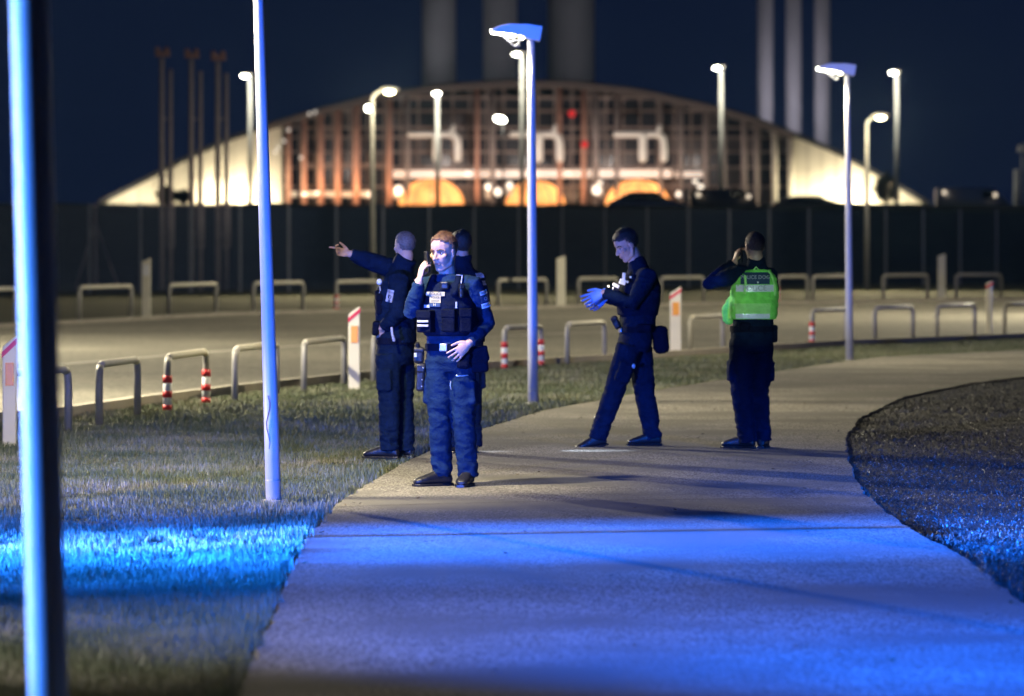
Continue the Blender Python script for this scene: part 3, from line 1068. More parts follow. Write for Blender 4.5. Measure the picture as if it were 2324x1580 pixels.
# lit band, domes and ducts
fpoly('lit_band', [(893, 404), (893, 387), (1525, 385), (1525, 403)], .5, M['band_lit'], None, DB + 1.5)
fpoly('lit_band', [(1532, 402), (1532, 390), (1600, 390), (1600, 402)], .5, M['band_lit'], None, DB + 1.5)
fpoly('low_ledge', [(660, 447), (660, 434), (840, 434), (840, 447)], 1.2, M['duct'], None, DB + .6)
fpoly('low_ledge', [(690, 378), (690, 371), (890, 371), (890, 378)], .8, M['hall_brown'], None, DB + 1.2)
for x in (1110, 1155, 1352, 1360, 900):
    bm = B(); ellipsoid(bm, H(x, 430 + (x % 7) * 2, DB + .4), Vector((.42, 0, 0)), Vector((0, .3, 0)), Vector((0, 0, .75))); obj('tank', bm, M['duct'], hall, True)
for cx_, r, hgt in ((979, 75, 60), (1215, 68, 56), (1447, 74, 58)):
    bm = B()
    c = H(cx_, YB + 2, DB + 1.0)
    rw = r * DB / F; hh = hgt * DB / F
    secs = []
    for k in range(9):
        t_ = k / 8 * math.pi / 2 * .98
        secs.append((c + Vector((0, 0, hh * math.sin(t_))), Vector((rw * math.cos(t_), 0, 0)), Vector((0, rw * .6 * math.cos(t_), 0))))
    loft(bm, secs, 24)
    dome = obj('lit_dome', bm, M['dome'], hall, True)
    # ribs over the dome
    bm = B()
    for a in (-0.55, 0.0, 0.55):
        pts = [c + Vector((math.sin(a) * rw * 1.01 * math.cos(t_), -rw * .61 * math.cos(a) * math.cos(t_), hh * 1.01 * math.sin(t_))) for t_ in np.linspace(0, 1.5, 9)]
        limb(bm, pts, [.05] * 9, 6)
    o = obj('dome_rib', bm, M['hall_red'], dome); o['kind'] = 'stuff'
for xo in (0, 232, 468):
    bm = B()
    D = DB - .6
    r = 8.5 * D / F
    limb(bm, [H(930 + xo, 305, D), H(1024 + xo, 305, D), H(1036 + xo, 312, D), H(1039 + xo, 326, D), H(1039 + xo, 360, D)], [r * .75, r * .85, r, r, r], 12)
    d1 = obj('duct', bm, M['duct'], hall, True)
    bm = B()
    limb(bm, [H(991 + xo, 308, D), H(991 + xo, 360, D)], [r * 1.1, r * 1.1], 12)
    obj('duct', bm, M['duct'], hall, True)
    bm = B(); tube(bm, H(1026 + xo, 300, D), H(1030 + xo, 283, D), r * .7, r * .4, 10); obj('vent', bm, M['duct'], hall, True)
for x, y in ((1327, 328), (1298, 258)):
    bm = B(); ellipsoid(bm, H(x, y, DB - .8), Vector((.36, 0, 0)), Vector((0, .3, 0)), Vector((0, 0, .36))); o = obj('signal_lamp', bm, M['redlamp'], hall, True)
M['paleglow'] = emit('pale_wall_lamp', (0.85, 0.85, 0.8), .55)
for x, y in ((632, 335), (645, 320), (655, 295), (625, 345), (683, 358), (702, 258), (715, 254)):
    bm = B(); ellipsoid(bm, H(x, y, DB - .8), Vector((.17, 0, 0)), Vector((0, .2, 0)), Vector((0, 0, .17))); obj('wall_lamp', bm, M['paleglow'], hall, True)

M['hotspot'] = emit('bright_wall_lamp', (1.0, 0.86, 0.68), 1.6)
for x, y, r in ((905, 432, .42), (1108, 424, .3), (1130, 436, .36), (1157, 421, .3), (1354, 432, .42), (1362, 415, .25), (1578, 412, .25), (1590, 424, .3), (1676, 446, .28), (842, 441, .3), (690, 441, .25), (720, 438, .22), (1540, 441, .25), (1625, 438, .22), (1290, 394, .2), (1060, 394, .2)):
    bm = B(); ellipsoid(bm, H(x, y, DB - .9), Vector((r, 0, 0)), Vector((0, .2, 0)), Vector((0, 0, r * (1.2 if x % 3 else .8)))); obj('wall_lamp', bm, M['hotspot'], hall, True)

# floodlights of the hall
WARM = (1.0, .86, .60)
ORNG = (1.0, .55, .28)
def flood(x, y, D, tx, ty, power, color, size=120):
    o = spot('floodlight', H(x, y, D), H(tx, ty, DB), power, color, size, .6, .3)
    return o
for x, p in ((255, 500), (300, 450), (350, 450), (480, 2600), (555, 2800), (600, 900), (1880, 1100), (1925, 2600), (1965, 1800), (2060, 500), (1820, 700)):
    point('floodlight', H(x, 452, DB - 2.2), p * .55, WARM, .3)
for x, p in ((700, 700), (750, 800), (810, 900), (885, 700), (1083, 500), (1300, 700), (1500, 400)):
    point('floodlight', H(x, 440, DB - 2.0), p * .40, ORNG, .3)
for x, p in ((760, 2400), (1000, 3800), (1200, 3800), (1400, 3800), (1600, 2600)):
    o = point('floodlight', H(x, 372, DB - 7.0), p * .34, (1.0, .84, .74), .5)

# ------------------------------------------------------------------ chimneys behind the hall
M['stack'] = mat('chimney_concrete', (0.36, 0.34, 0.34), 0.8, 0.1, 0.2)
def chimney(x, w, D, label, ybase=330, top=70):
    c = P(x, ybase, D)
    zb = 5.2
    t = thing('chimney', label, 'chimney', Vector((c.x, D, zb)), 'tall chimneys behind the hall')
    r = w / 2 * D / F
    bm = B()
    loft(bm, [(Vector((c.x, D, zb)), Vector((r, 0, 0)), Vector((0, r, 0))), (Vector((c.x, D, zb + top)), Vector((r * .97, 0, 0)), Vector((0, r * .97, 0)))], 28)
    obj('shaft', bm, M['stack'], t, True)
    for k in range(3):
        bm = B(); tube(bm, Vector((c.x, D, zb + 40 + 12 * k)), Vector((c.x, D, zb + 40.6 + 12 * k)), r * 1.05, None, 28); obj('ring', bm, M['stack'], t, True)
    return t
chimney(996, 78, 500, 'wide faint chimney behind the hall, nearest the street lamp with two lights')
chimney(1135, 78, 500, 'wide faint chimney behind the hall, middle of the wide three')
chimney(1296, 108, 505, 'widest pale chimney rising behind the hall roof peak')
chimney(1737, 36, 470, 'slim chimney, first of the three slim ones over the sloping roof', 250)
chimney(1801, 36, 470, 'slim chimney, middle of the three slim ones over the sloping roof', 270)
chimney(1866, 36, 470, 'brightest slim chimney, lowest on the sloping roof', 300)
# lights on the roof that graze the chimneys
for x, y, D, p in ((1700, 262, 462, 600), (1765, 285, 462, 700), (1835, 300, 462, 1100), (1900, 330, 460, 1200)):
    point('roof_light', H(x, y - 12, D), p * .7, (0.80, .78, .95), .3)
for x, D, p in ((930, 492, 1700), (1060, 490, 1500), (1370, 490, 3600)):
    point('roof_light', P(x, 120, D), p * .15, (0.82, .82, .90), .3)

# ------------------------------------------------------------------ vehicles and plants in front of the hall
M['car_pale'] = mat('car_paint_silver', (0.50, 0.54, 0.58), 0.3, 0.04, 2.0, metallic=0.3)
M['car_dark'] = mat('car_paint_dark', (0.22, 0.20, 0.19), 0.3, 0.04, 2.0)
M['car_white'] = mat('car_paint_white', (0.55, 0.55, 0.55), 0.35, 0.04, 2.0)
M['glass'] = mat('car_glass', (0.02, 0.022, 0.025), 0.1, 0.1)
M['tyre'] = mat('tyre_rubber', (0.02, 0.02, 0.02), 0.8, 0.1)
def car(x, D, label, m, length=4.4, height=1.5, van=False, lights=None, cat='car'):
    zg = float(np.interp(D, [p[0] for p in prof], [p[1] for p in prof])) - .02
    c = P(x, 0, D); c.z = zg
    t = thing('parked_van' if van else 'parked_car', label, cat, c)
    hl = length / 2
    if van:
        out = [(-hl, .35), (hl, .35), (hl, .95), (hl * .82, 1.15), (hl * .6, height), (-hl, height)]
        win = [(hl * .78, 1.15), (hl * .58, height - .15), (hl * .25, height - .15), (hl * .25, 1.15)]
    else:
        out = [(-hl, .35), (hl, .35), (hl, .78), (hl * .55, .92), (hl * .22, height), (-hl * .45, height), (-hl * .88, .98), (-hl, .9)]
        win = [(hl * .44, .95), (hl * .2, height - .1), (-hl * .42, height - .1), (-hl * .72, .95)]
    bm = B()
    prism(bm, [c + Vector((a, -.85, b)) for a, b in out], Vector((0, 1.7, 0)))
    bmesh.ops.bevel(bm, geom=list(bm.edges), offset=.07, segments=2, affect='EDGES')
    body = obj('body', bm, m, t, True)
    bm = B()
    prism(bm, [c + Vector((a, -.865, b)) for a, b in win], Vector((0, 1.73, 0)))
    obj('window', bm, M['glass'], t)
    for wx in (-hl * .62, hl * .62):
        for wy in (-.72, .72):
            bm = B()
            tube(bm, c + Vector((wx, wy - .11, .32)), c + Vector((wx, wy + .11, .32)), .32, None, 18)
            w = obj('wheel', bm, M['tyre'], t, True)
    for s in (-1, 1):
        bm = B(); box(bm, c + Vector((hl * s * 0.985, -.55, .75)), .08, .3, .16, bevel=.02); obj('headlight' if s > 0 else 'tail_light', bm, M['sleeve_white'] if s > 0 else M['red'], t)
    if lights:
        for dx, dz in lights:
            bm = B(); ellipsoid(bm, c + Vector((dx, -.92, dz)), Vector((.12, 0, 0)), Vector((0, .08, 0)), Vector((0, 0, .12))); obj('lamp', bm, M['hot'], t, True)
    return t
car(1470, 216, 'pale silver parked car in front of the third orange dome', M['car_pale'], 4.0, 1.42)
car(1640, 222, 'grey parked van with small warm lamps beside the third dome', M['car_dark'], 3.4, 1.62, True, ((-1.3, 1.3), (1.3, 1.2)), 'van')
car(2205, 235, 'pale parked van beyond the tip of the hall', M['car_white'], 3.9, 1.75, True, ((1.2, 1.35), (-1.6, 1.5)), 'van')
car(1840, 222, 'low grey parked car below the floodlit wall of the hall', M['car_dark'], 3.9, 1.25)

M['leaf'] = grass_material('shrub_leaf', [(0.018, 0.024, 0.010), (0.03, 0.04, 0.015), (0.05, 0.055, 0.025)], .6)
M['bark'] = mat('bark', (0.05, 0.04, 0.03), 0.9, 0.2, 5.0)
def bush(x, y0, y1, w, D, label, cat='tree'):
    zg = float(np.interp(D, [p[0] for p in prof], [p[1] for p in prof])) - .05
    c = P(x, y1, D)
    base = Vector((c.x, D, zg))
    t = thing('small_tree' if cat == 'tree' else 'shrub', label, cat, base)
    ztop = P(x, y0, D).z
    hw = w / 2 * D / F
    bm = B(); limb(bm, [base, Vector((c.x, D, (zg + ztop) / 2)), Vector((c.x + .1, D, ztop - .4))], [.11, .07, .02], 7); obj('trunk', bm, M['bark'], t)
    for k in range(5):
        bm = B()
        a = random.uniform(0, 6.28)
        z_ = zg + (ztop - zg) * (.35 + .1 * k)
        limb(bm, [Vector((c.x, D, z_)), Vector((c.x + math.cos(a) * hw * .7, D + math.sin(a) * hw * .7, z_ + .5))], [.045, .015], 5); obj('branch', bm, M['bark'], t)
    n = 1500
    u = RNG.normal(0, 1, (n, 3)); u /= np.linalg.norm(u, axis=1)[:, None]
    rr = RNG.uniform(.35, 1.0, n) ** .6 * (1 + .28 * np.sin(u[:, 0] * 5 + 1) * np.cos(u[:, 2] * 6))
    cz = (zg + .5 + ztop) / 2; hz = (ztop - zg - .5) / 2
    bm = B()
    for i in range(n):
        p = Vector((c.x + u[i, 0] * rr[i] * hw, D + u[i, 1] * rr[i] * hw, cz + u[i, 2] * rr[i] * hz))
        a = Vector(RNG.normal(0, 1, 3)).normalized() * .13
        b = a.cross(Vector(RNG.normal(0, 1, 3))).normalized() * .09
        bm.faces.new([bm.verts.new(p - a), bm.verts.new(p + b), bm.verts.new(p + a), bm.verts.new(p - b)])
    o = obj('crown', bm, M['leaf'], t); o['kind'] = 'stuff'
    return t
bush(2010, 396, 462, 50, 400, 'dark bushy tree against the floodlit end of the hall')
bush(375, 425, 462, 40, 405, 'low dark shrub before the floodlit wall below the first twin masts', 'shrub')
bush(415, 432, 462, 46, 405, 'low dark shrub before the floodlit wall, closer to the leaning lamp post', 'shrub')

c = P(2307, 0, 265); c.z = 2.9
t = thing('signal_mast', 'grey signal mast at the picture edge beyond the bank', 'mast', c)
bm = B(); tube(bm, c, c + Vector((0, 0, P(0, 385, 265).z - 2.9)), .2, .18, 10); obj('pole', bm, M['greypaint'], t, True)
bm = B(); tube(bm, Vector((c.x + .35, c.y, c.z)), Vector((c.x + .35, c.y, P(0, 325, 265).z)), .07, .06, 10); obj('pole', bm, M['greypaint'], t, True)
bm = B(); box(bm, Vector((c.x + .3, c.y - .1, P(0, 338, 265).z)), .5, .3, .45, bevel=.04); obj('head', bm, M['greypaint'], t)
c = P(1135, 271, 300)
zg = float(np.interp(300, [p[0] for p in prof], [p[1] for p in prof])) - .05
t = thing('lamp_mast', 'slim mast carrying a single white oval lamp beside the middle lamp post', 'street lamp', Vector((c.x + .2, 300, zg)))
bm = B(); tube(bm, Vector((c.x + .2, 300.3, zg)), Vector((c.x + .2, 300.3, c.z)), .06, .05, 8); obj('pole', bm, M['darkpaint'], t, True)
bm = B(); ellipsoid(bm, c, Vector((.40, 0, -.10)), Vector((0, .2, 0)), Vector((.04, 0, .2))); obj('lens', bm, M['lampglow_cool'], t, True)

# ------------------------------------------------------------------ people
def fabric(name, color, rough=0.85, spec=0.05):
    return mat(name, color, rough, 0.25, 14.0, 0.55, 55.0, 0.0, spec, 4.0, 0.012)
M['skin'] = mat('skin', (0.50, 0.32, 0.25), 0.55, 0.10, 25.0, 0.15, 120.0)
M['navy'] = fabric('navy_fabric', (0.0045, 0.0115, 0.030))  # darker copy of the uniform cloth: weaker light farther back put into colour
M['shirt'] = fabric('blue_lit_shirt', (0.012, 0.030, 0.075))
M['trouser'] = fabric('blue_lit_trouser', (0.008, 0.022, 0.056))  # shirt and trousers of the closest officer: stronger blue light put into colour
M['vestcloth'] = fabric('vest_nylon', (0.004, 0.008, 0.024), .75)
M['black'] = mat('black_leather', (0.010, 0.010, 0.012), 0.45, 0.2, 20.0, 0.3, 60.0)
M['webbing'] = fabric('black_webbing', (0.004, 0.006, 0.016), .8)
M['hivis'] = fabric('hivis_green', (0.26, 0.95, 0.14), .7)
M['hivis_pale'] = fabric('hivis_pale_green', (0.42, 0.97, 0.26), .7)
M['retro'] = mat('retro_strip', (0.80, 0.82, 0.88), 0.3, 0.08, 60.0, spec=.8)
M['retro_yellow'] = mat('retro_yellow_strip', (0.42, 0.38, 0.22), 0.4, 0.06, 60.0)
M['patchblue'] = mat('patch_blue', (0.02, 0.05, 0.11), 0.6, 0.1, 50.0)
M['textdark'] = mat('print_dark', (0.02, 0.02, 0.025), 0.7, 0.0)
M['textpale'] = mat('print_pale', (0.45, 0.46, 0.52), 0.6, 0.0)
M['hair_fair'] = mat('hair_reddish_fair', (0.17, 0.085, 0.045), 0.6, 0.4, 40.0, 0.8, 90.0)
M['hair_dark'] = mat('hair_dark', (0.022, 0.018, 0.016), 0.55, 0.4, 40.0, 0.8, 90.0)
M['hair_short'] = mat('hair_cropped_grey', (0.165, 0.14, 0.13), 0.7, 0.4, 60.0, 0.6, 160.0)
M['eye_white'] = mat('eye_white', (0.55, 0.53, 0.5), 0.3, 0.02)
M['iris'] = mat('iris_dark', (0.03, 0.03, 0.035), 0.2, 0.05)
M['lip'] = mat('lip', (0.32, 0.15, 0.13), 0.5, 0.05)
M['glove'] = mat('nitrile_glove_blue', (0.14, 0.30, 0.75), 0.4, 0.08, 20.0, 0.2, 60.0)
M['phone'] = mat('phone_black', (0.012, 0.012, 0.014), 0.25, 0.05)
M['metal'] = mat('dull_metal', (0.45, 0.45, 0.47), 0.35, 0.1, 20.0, metallic=.6)

WORK = bpy.data.scenes.new('work')

def voxel(bm, size, smooth=4):
    """one continuous closed surface grown round everything in bm."""
    bmesh.ops.triangulate(bm, faces=bm.faces)
    bmesh.ops.recalc_face_normals(bm, faces=bm.faces)
    me = bpy.data.meshes.new('tmp')
    bm.to_mesh(me)
    bm.free()
    o = bpy.data.objects.new('tmp', me)
    WORK.collection.objects.link(o)
    r = o.modifiers.new('r', 'REMESH')
    r.mode = 'VOXEL'
    r.voxel_size = size
    s = o.modifiers.new('s', 'SMOOTH')
    s.factor = 0.5
    s.iterations = smooth
    WORK.view_layers[0].update()
    dg = WORK.view_layers[0].depsgraph

    res = bpy.data.meshes.new_from_object(o.evaluated_get(dg))
    bpy.data.objects.remove(o)
    bpy.data.meshes.remove(me)
    return res

def wrinkle(me, amp, freq, seed, gain=None):
    off = Vector((seed * 3.1, seed * 1.7, seed * 5.3))
    n = len(me.vertices)
    co = np.empty(n * 3, np.float32); me.vertices.foreach_get('co', co); co = co.reshape(-1, 3)
    no = np.empty(n * 3, np.float32); me.vertices.foreach_get('normal', no); no = no.reshape(-1, 3)
    d = np.empty(n, np.float32)
    for i in range(n):
        c = Vector(co[i])
        q = Vector((c.x * freq, c.y * freq, c.z * freq * 1.9 + 2.2 * c.x)) + off
        k = noise.noise(q) + .5 * noise.noise(q * 2.3)
        d[i] = amp * (gain(c) if gain else 1.0) * (.55 - abs(k) * 2.0)
    me.vertices.foreach_set('co', (co + no * d[:, None]).ravel())
    me.update()

_font_cache = {}
def text_mesh(s, size):
    cu = bpy.data.curves.new('t', 'FONT')
    cu.body = s
    cu.size = size
    cu.align_x = 'CENTER'
    cu.align_y = 'CENTER'
    cu.offset = size * 0.012
    o = bpy.data.objects.new('t', cu)
    WORK.collection.objects.link(o)
    WORK.view_layers[0].update()
    dg = WORK.view_layers[0].depsgraph

    me = bpy.data.meshes.new_from_object(o.evaluated_get(dg))
    bpy.data.objects.remove(o)
    bpy.data.curves.remove(cu)
    return me

class Person:
    def __init__(s, D, xd, label, fwd, group):
        s.D = D
        s.base = Vector(((xd - CX) / F * D, D, 0))
        s.root = thing('person', label, 'person', s.base, group)
        s.f = Vector((fwd[0], fwd[1], 0)).normalized()
        s.l = Vector((-s.f.y, s.f.x, 0))
        s.ext = []
    def p(s, xd, yd, dy=0.0):
        """joint from where it shows at the person's distance, local to the person's base"""
        return P(xd, yd, s.D + dy) - s.base
    def add(s, name, mesh, m, smooth=True, parent=None):
        return new_mesh_obj(name, mesh, m, parent or s.root, smooth)
    def addbm(s, name, bm, m, smooth=False, parent=None):
        bmesh.ops.recalc_face_normals(bm, faces=bm.faces)
        me = bpy.data.meshes.new(name)
        bm.to_mesh(me)
        bm.free()
        return s.add(name, me, m, smooth, parent)

def torso(bm, secs, l, f, sq=0.85, n=24):
    """secs: (centre, half width, half depth[, l, f])"""
    loft(bm, [(c, l * w, f * d) for c, w, d in secs], n, sq)

def head_shape(bm, c, f, u, H, jaw=1.0):
    l = u.cross(f).normalized()
    def q(x, y, z): return c + (l * x + f * y + u * z) * H
    def el(x, y, z, a, b, cc, seg=16, rings=12): ellipsoid(bm, q(x, y, z), l * a * H, f * b * H, u * cc * H, seg, rings)
    el(0, -.04, .15, .315, .40, .35)
    el(0, .09, -.08, .265, .265, .34)
    el(0, .12, -.31, .19 * jaw, .19, .17)
    el(0, .235, -.42, .095 * jaw, .085, .075)
    for sx in (-1, 1):
        limb(bm, [q(.23 * sx, -.02, -.14), q(.205 * sx * jaw, .03, -.31), q(.07 * sx, .22, -.42)], [.075 * H, .07 * H, .06 * H], 10)
        el(.175 * sx, .225, -.06, .095, .09, .08)
        # ear
        el(.325 * sx, -.03, .0, .032, .075, .115)
        el(.322 * sx, -.015, -.07, .028, .045, .06)
        el(.045 * sx, .385, -.125, .04, .045, .035)
        limb(bm, [q(.03 * sx, .315, .085), q(.12 * sx, .30, .10), q(.21 * sx, .235, .07)], [.04 * H, .045 * H, .035 * H], 8)
    limb(bm, [q(0, .31, .06), q(0, .375, -.04), q(0, .425, -.115)], [.036 * H, .044 * H, .052 * H], 10)
    el(0, .325, -.225, .10, .05, .035)
    el(0, .318, -.285, .085, .05, .032)
    limb(bm, [q(0, -.10, -.18), q(0, -.12, -.40), q(0, -.13, -.58)], [.215 * H, .205 * H, .20 * H], 16)

def head_carve(me, c, f, u, H):
    l = u.cross(f).normalized()
    pts = [(s * .125, .31, .02, .060, .055) for s in (-1, 1)] + [(s * .115, .36, -.21, .03, .02) for s in (-1, 1)] + [(0, .375, -.255, .030, .022)] + [(s * .06, .37, -.255, .026, .018) for s in (-1, 1)] + [(s * .335, -.01, .0, .045, .018) for s in (-1, 1)]
    cs = [(c + (l * x + f * y + u * z) * H, s * H, d * H, (l * (1 if x > 0 else -1) if abs(x) > .3 else f)) for x, y, z, s, d in pts]
    for v in me.vertices:
        if (v.co - c).length > .62 * H: continue
        for k, s, d, dr in cs:
            r2 = (v.co - k).length_squared
            if r2 < 9 * s * s:
                v.co -= dr * (d * math.exp(-r2 / (2 * s * s)))

def face_parts(pn, c, f, u, H, brow_m):
    l = u.cross(f).normalized()
    def q(x, y, z): return c + (l * x + f * y + u * z) * H
    for sx in (-1, 1):
        bm = B(); ellipsoid(bm, q(.125 * sx, .262, .018), l * .062 * H, f * .04 * H, u * .028 * H)
        e = pn.addbm('eye', bm, M['eye_white'], True)
        bm = B(); ellipsoid(bm, q(.122 * sx, .290, .018), l * .026 * H, f * .015 * H, u * .026 * H)
        pn.addbm('iris', bm, M['iris'], True, e)
        bm = B(); limb(bm, [q(.055 * sx, .345, .10), q(.13 * sx, .335, .125), q(.21 * sx, .27, .10)], [.016 * H, .02 * H, .012 * H], 8)
        pn.addbm('eyebrow', bm, brow_m, True)
        bm = B(); limb(bm, [q(.065 * sx, .305, .035), q(.125 * sx, .308, .052), q(.185 * sx, .27, .035)], [.009 * H, .011 * H, .009 * H], 6)
        pn.addbm('eyelid', bm, M['lip'], True)
    bm = B(); limb(bm, [q(-.095, .335, -.262), q(-.05, .362, -.256), q(0, .368, -.258), q(.05, .362, -.256), q(.095, .335, -.262)], [.010 * H, .016 * H, .018 * H, .016 * H, .010 * H], 8)
    pn.addbm('mouth', bm, M['lip'], True)

def hair(pn, c, f, u, H, m, thick=.03, cropped=False, front=.29, seed=1):
    l = u.cross(f).normalized()
    bm = B()
    a, b, cc = .315 + thick * .8, .40 + thick, .35 + thick * 1.2
    ellipsoid(bm, c + (f * -.045 + u * .15) * H, l * a * H, f * b * H, u * cc * H, 40, 28)
    dele = []
    for v in bm.verts:
        d = (v.co - c) / H
        x, y, z = d.dot(l), d.dot(f), d.dot(u)
        if y > .16: lim = front + .05 * math.cos(x * 9)
        elif y > -.02: lim = front + (.02 - front) * ((.16 - y) / .18) if abs(x) > .12 else front
        else: lim = .05 - min(1, (-.02 - y) / .2) * (.36 if cropped else .28)
        lim += .015 * noise.noise(v.co * 60)
        if z < lim: dele.append(v)
        else:
            nn = noise.noise(Vector((x * 22 + seed, y * 7, z * 7))) + .5 * noise.noise(Vector((x * 40, y * 14, z * 14)))
            up = 1.0 if cropped else 1.0 + 1.3 * max(0, z - .25) + .5 * max(0, y)
            v.co += (v.co - c).normalized() * (nn * (.006 if cropped else .022) * H * up)
    bmesh.ops.delete(bm, geom=dele, context='VERTS')
    # turn the rim inwards so the cap has thickness
    rim = [e for e in bm.edges if e.is_boundary]
    r = bmesh.ops.extrude_edge_only(bm, edges=rim)
    for v in [g for g in r['geom'] if isinstance(g, bmesh.types.BMVert)]:
        v.co += (c - v.co).normalized() * .05 * H
    if True:
        for v in [v for v in bm.verts if (v.co - c).length > .30 * H]:
            for k in range(2):
                o_ = (v.co - c).normalized()
                comb = (u * random.uniform(-.1, .5) + f * random.uniform(-.7, .1) + l * random.uniform(-.2, .2))
                t_ = (comb - o_ * comb.dot(o_) + o_ * random.uniform(.03, .22)).normalized() * H * random.uniform(.04, .08)
                if cropped: t_ = (o_ * .5 + comb * .5).normalized() * H * random.uniform(.02, .045)
                w_ = o_.cross(t_).normalized() * .0016
                p_ = v.co + w_ * random.uniform(-3, 3)
                bm.faces.new([bm.verts.new(p_ - w_), bm.verts.new(p_ + w_), bm.verts.new(p_ + t_)])
    pn.addbm('hair', bm, m, True)

def hand(bm, w, d, nrm, side, curls, spread=.10, S=1.0, thumb=(.6, .35)):
    """w wrist, d direction of the palm, nrm palm normal (fingers curl that way), side towards the thumb."""
    d = d.normalized()
    side = (side - d * side.dot(d)).normalized()
    nrm = (nrm - d * nrm.dot(d) - side * nrm.dot(side)).normalized()
    pl = .095 * S
    loft(bm, [(w - d * .03 * S, side * .027 * S, nrm * .021 * S), (w + d * .01 * S, side * .030 * S, nrm * .018 * S), (w + d * .045 * S, side * .040 * S, nrm * .017 * S), (w + d * pl * .9, side * .043 * S, nrm * .014 * S), (w + d * (pl + .008 * S), side * .038 * S, nrm * .009 * S)], 14)
    for i, (o, ln, r) in enumerate(((.031, .076, .0092), (.010, .084, .0095), (-.012, .078, .0092), (-.032, .062, .0082))):
        b = w + d * (pl - .012 * S) + side * o * S
        ang = 0.0
        cur = b
        fd = (d + side * (o / .031) * spread).normalized()
        pts = [cur - fd * .02 * S, cur]
        for k, part in enumerate((.45, .31, .24)):
            ang += curls[i] * (.9 if k == 0 else 1.0)
            dirv = fd * math.cos(ang) + nrm * math.sin(ang)
            cur = cur + dirv * ln * part * 1.12 * S
            pts.append(cur)
        limb(bm, pts, [r * S * k for k in (1.05, 1.08, 1.0, .95, .85)], 8)
    tb = w + d * .022 * S + side * .030 * S
    td = (d * .75 + side * thumb[0] + nrm * thumb[1]).normalized()
    t2 = (d * .95 + side * thumb[0] * .35 + nrm * thumb[1] * 1.3).normalized()
    limb(bm, [tb - td * .02 * S, tb + td * .03 * S, tb + td * .034 * S + t2 * .030 * S, tb + td * .034 * S + t2 * .056 * S], [.0145 * S, .0125 * S, .0108 * S, .009 * S], 8)

def boot(pn, ankle, toe, lift=0.0, pitch=0.0, m=None):
    """leather boot; heel under the ankle, toe pointing to 'toe' on the ground."""
    d = Vector((toe.x - ankle.x, toe.y - ankle.y, 0))
    d.normalize()
    side = Vector((-d.y, d.x, 0))
    up = Vector((0, 0, 1))
    if pitch:
        R = Matrix.Rotation(-pitch, 3, side)
        d2, up2 = R @ d, R @ up
    else: d2, up2 = d, up
    heel = Vector((ankle.x, ankle.y, lift)) - d * .075
    bm = B()
    secs = []
    for t_, w, h, z0 in ((0.0, .030, .055, .018), (.03, .040, .10, .014), (.10, .040, .115, .014), (.16, .043, .085, .014), (.22, .050, .066, .012), (.265, .046, .052, .012), (.295, .026, .032, .014)):
        c = heel + d2 * t_ + up2 * (z0 + h / 2)
        secs.append((c, side * w, up2 * h / 2))
    loft(bm, secs, 14, .8)
    limb(bm, [heel + d2 * .07 + up2 * .08, Vector((ankle.x, ankle.y, ankle.z + .03)), Vector((ankle.x, ankle.y, ankle.z + .12))], [.047, .048, .052], 12)
    me = voxel(bm, .008, 3)
    b = pn.add('boot', me, m or M['black'])
    bm = B()
    loft(bm, [(heel + d2 * t_ + up2 * .010, side * w, up2 * .010) for t_, w in ((-.006, .030), (.03, .044), (.10, .042), (.16, .046), (.22, .054), (.27, .050), (.302, .028))], 12, .6)
    pn.addbm('sole', bm, M['black'], False, b)

def project(me_target, centre, direction, up, w, h, off, nx=8, ny=8, thick=.004, skew=0.0):
    """a thin patch of w x h laid onto a garment, pressed on along 'direction'."""
    bvh = BVHTree.FromPolygons([v.co for v in me_target.vertices], [list(p.vertices) for p in me_target.polygons])
    d = direction.normalized()
    up = (up - d * up.dot(d)).normalized()
    r = up.cross(d).normalized() * -1
    def hit(a, b):
        o = centre + r * a + up * b - d * .4
        loc, n, i, ds_ = bvh.ray_cast(o, d, 1.0)
        if loc is None: return centre + r * a + up * b
        return loc - d * off
    bm = B()
    g = [[bm.verts.new(hit(-w / 2 + w * i / nx, -h / 2 + h * j / ny)) for i in range(nx + 1)] for j in range(ny + 1)]
    for j in range(ny):
        for i in range(nx):
            bm.faces.new((g[j][i], g[j][i + 1], g[j + 1][i + 1], g[j + 1][i]))
    ex = bmesh.ops.extrude_face_region(bm, geom=list(bm.faces))
    bmesh.ops.translate(bm, verts=[v for v in ex['geom'] if isinstance(v, bmesh.types.BMVert)], vec=-d * thick)
    return bm, hit, r, up, d

def lettering(hit, d, s, size, off=.006, stretch=1.0, shift=(0, 0)):
    me = text_mesh(s, size)
    for v in me.vertices:
        v.co = hit(v.co.x * stretch + shift[0], v.co.y + shift[1]) - d * off
    return me

def rounded(bm, c, sx, sy, sz, X, Y, Z, bv):
    box(bm, c, sx, sy, sz, X, Y, Z, bv)

Z3 = Vector((0, 0, 1))
PG = 'officers standing on the path'

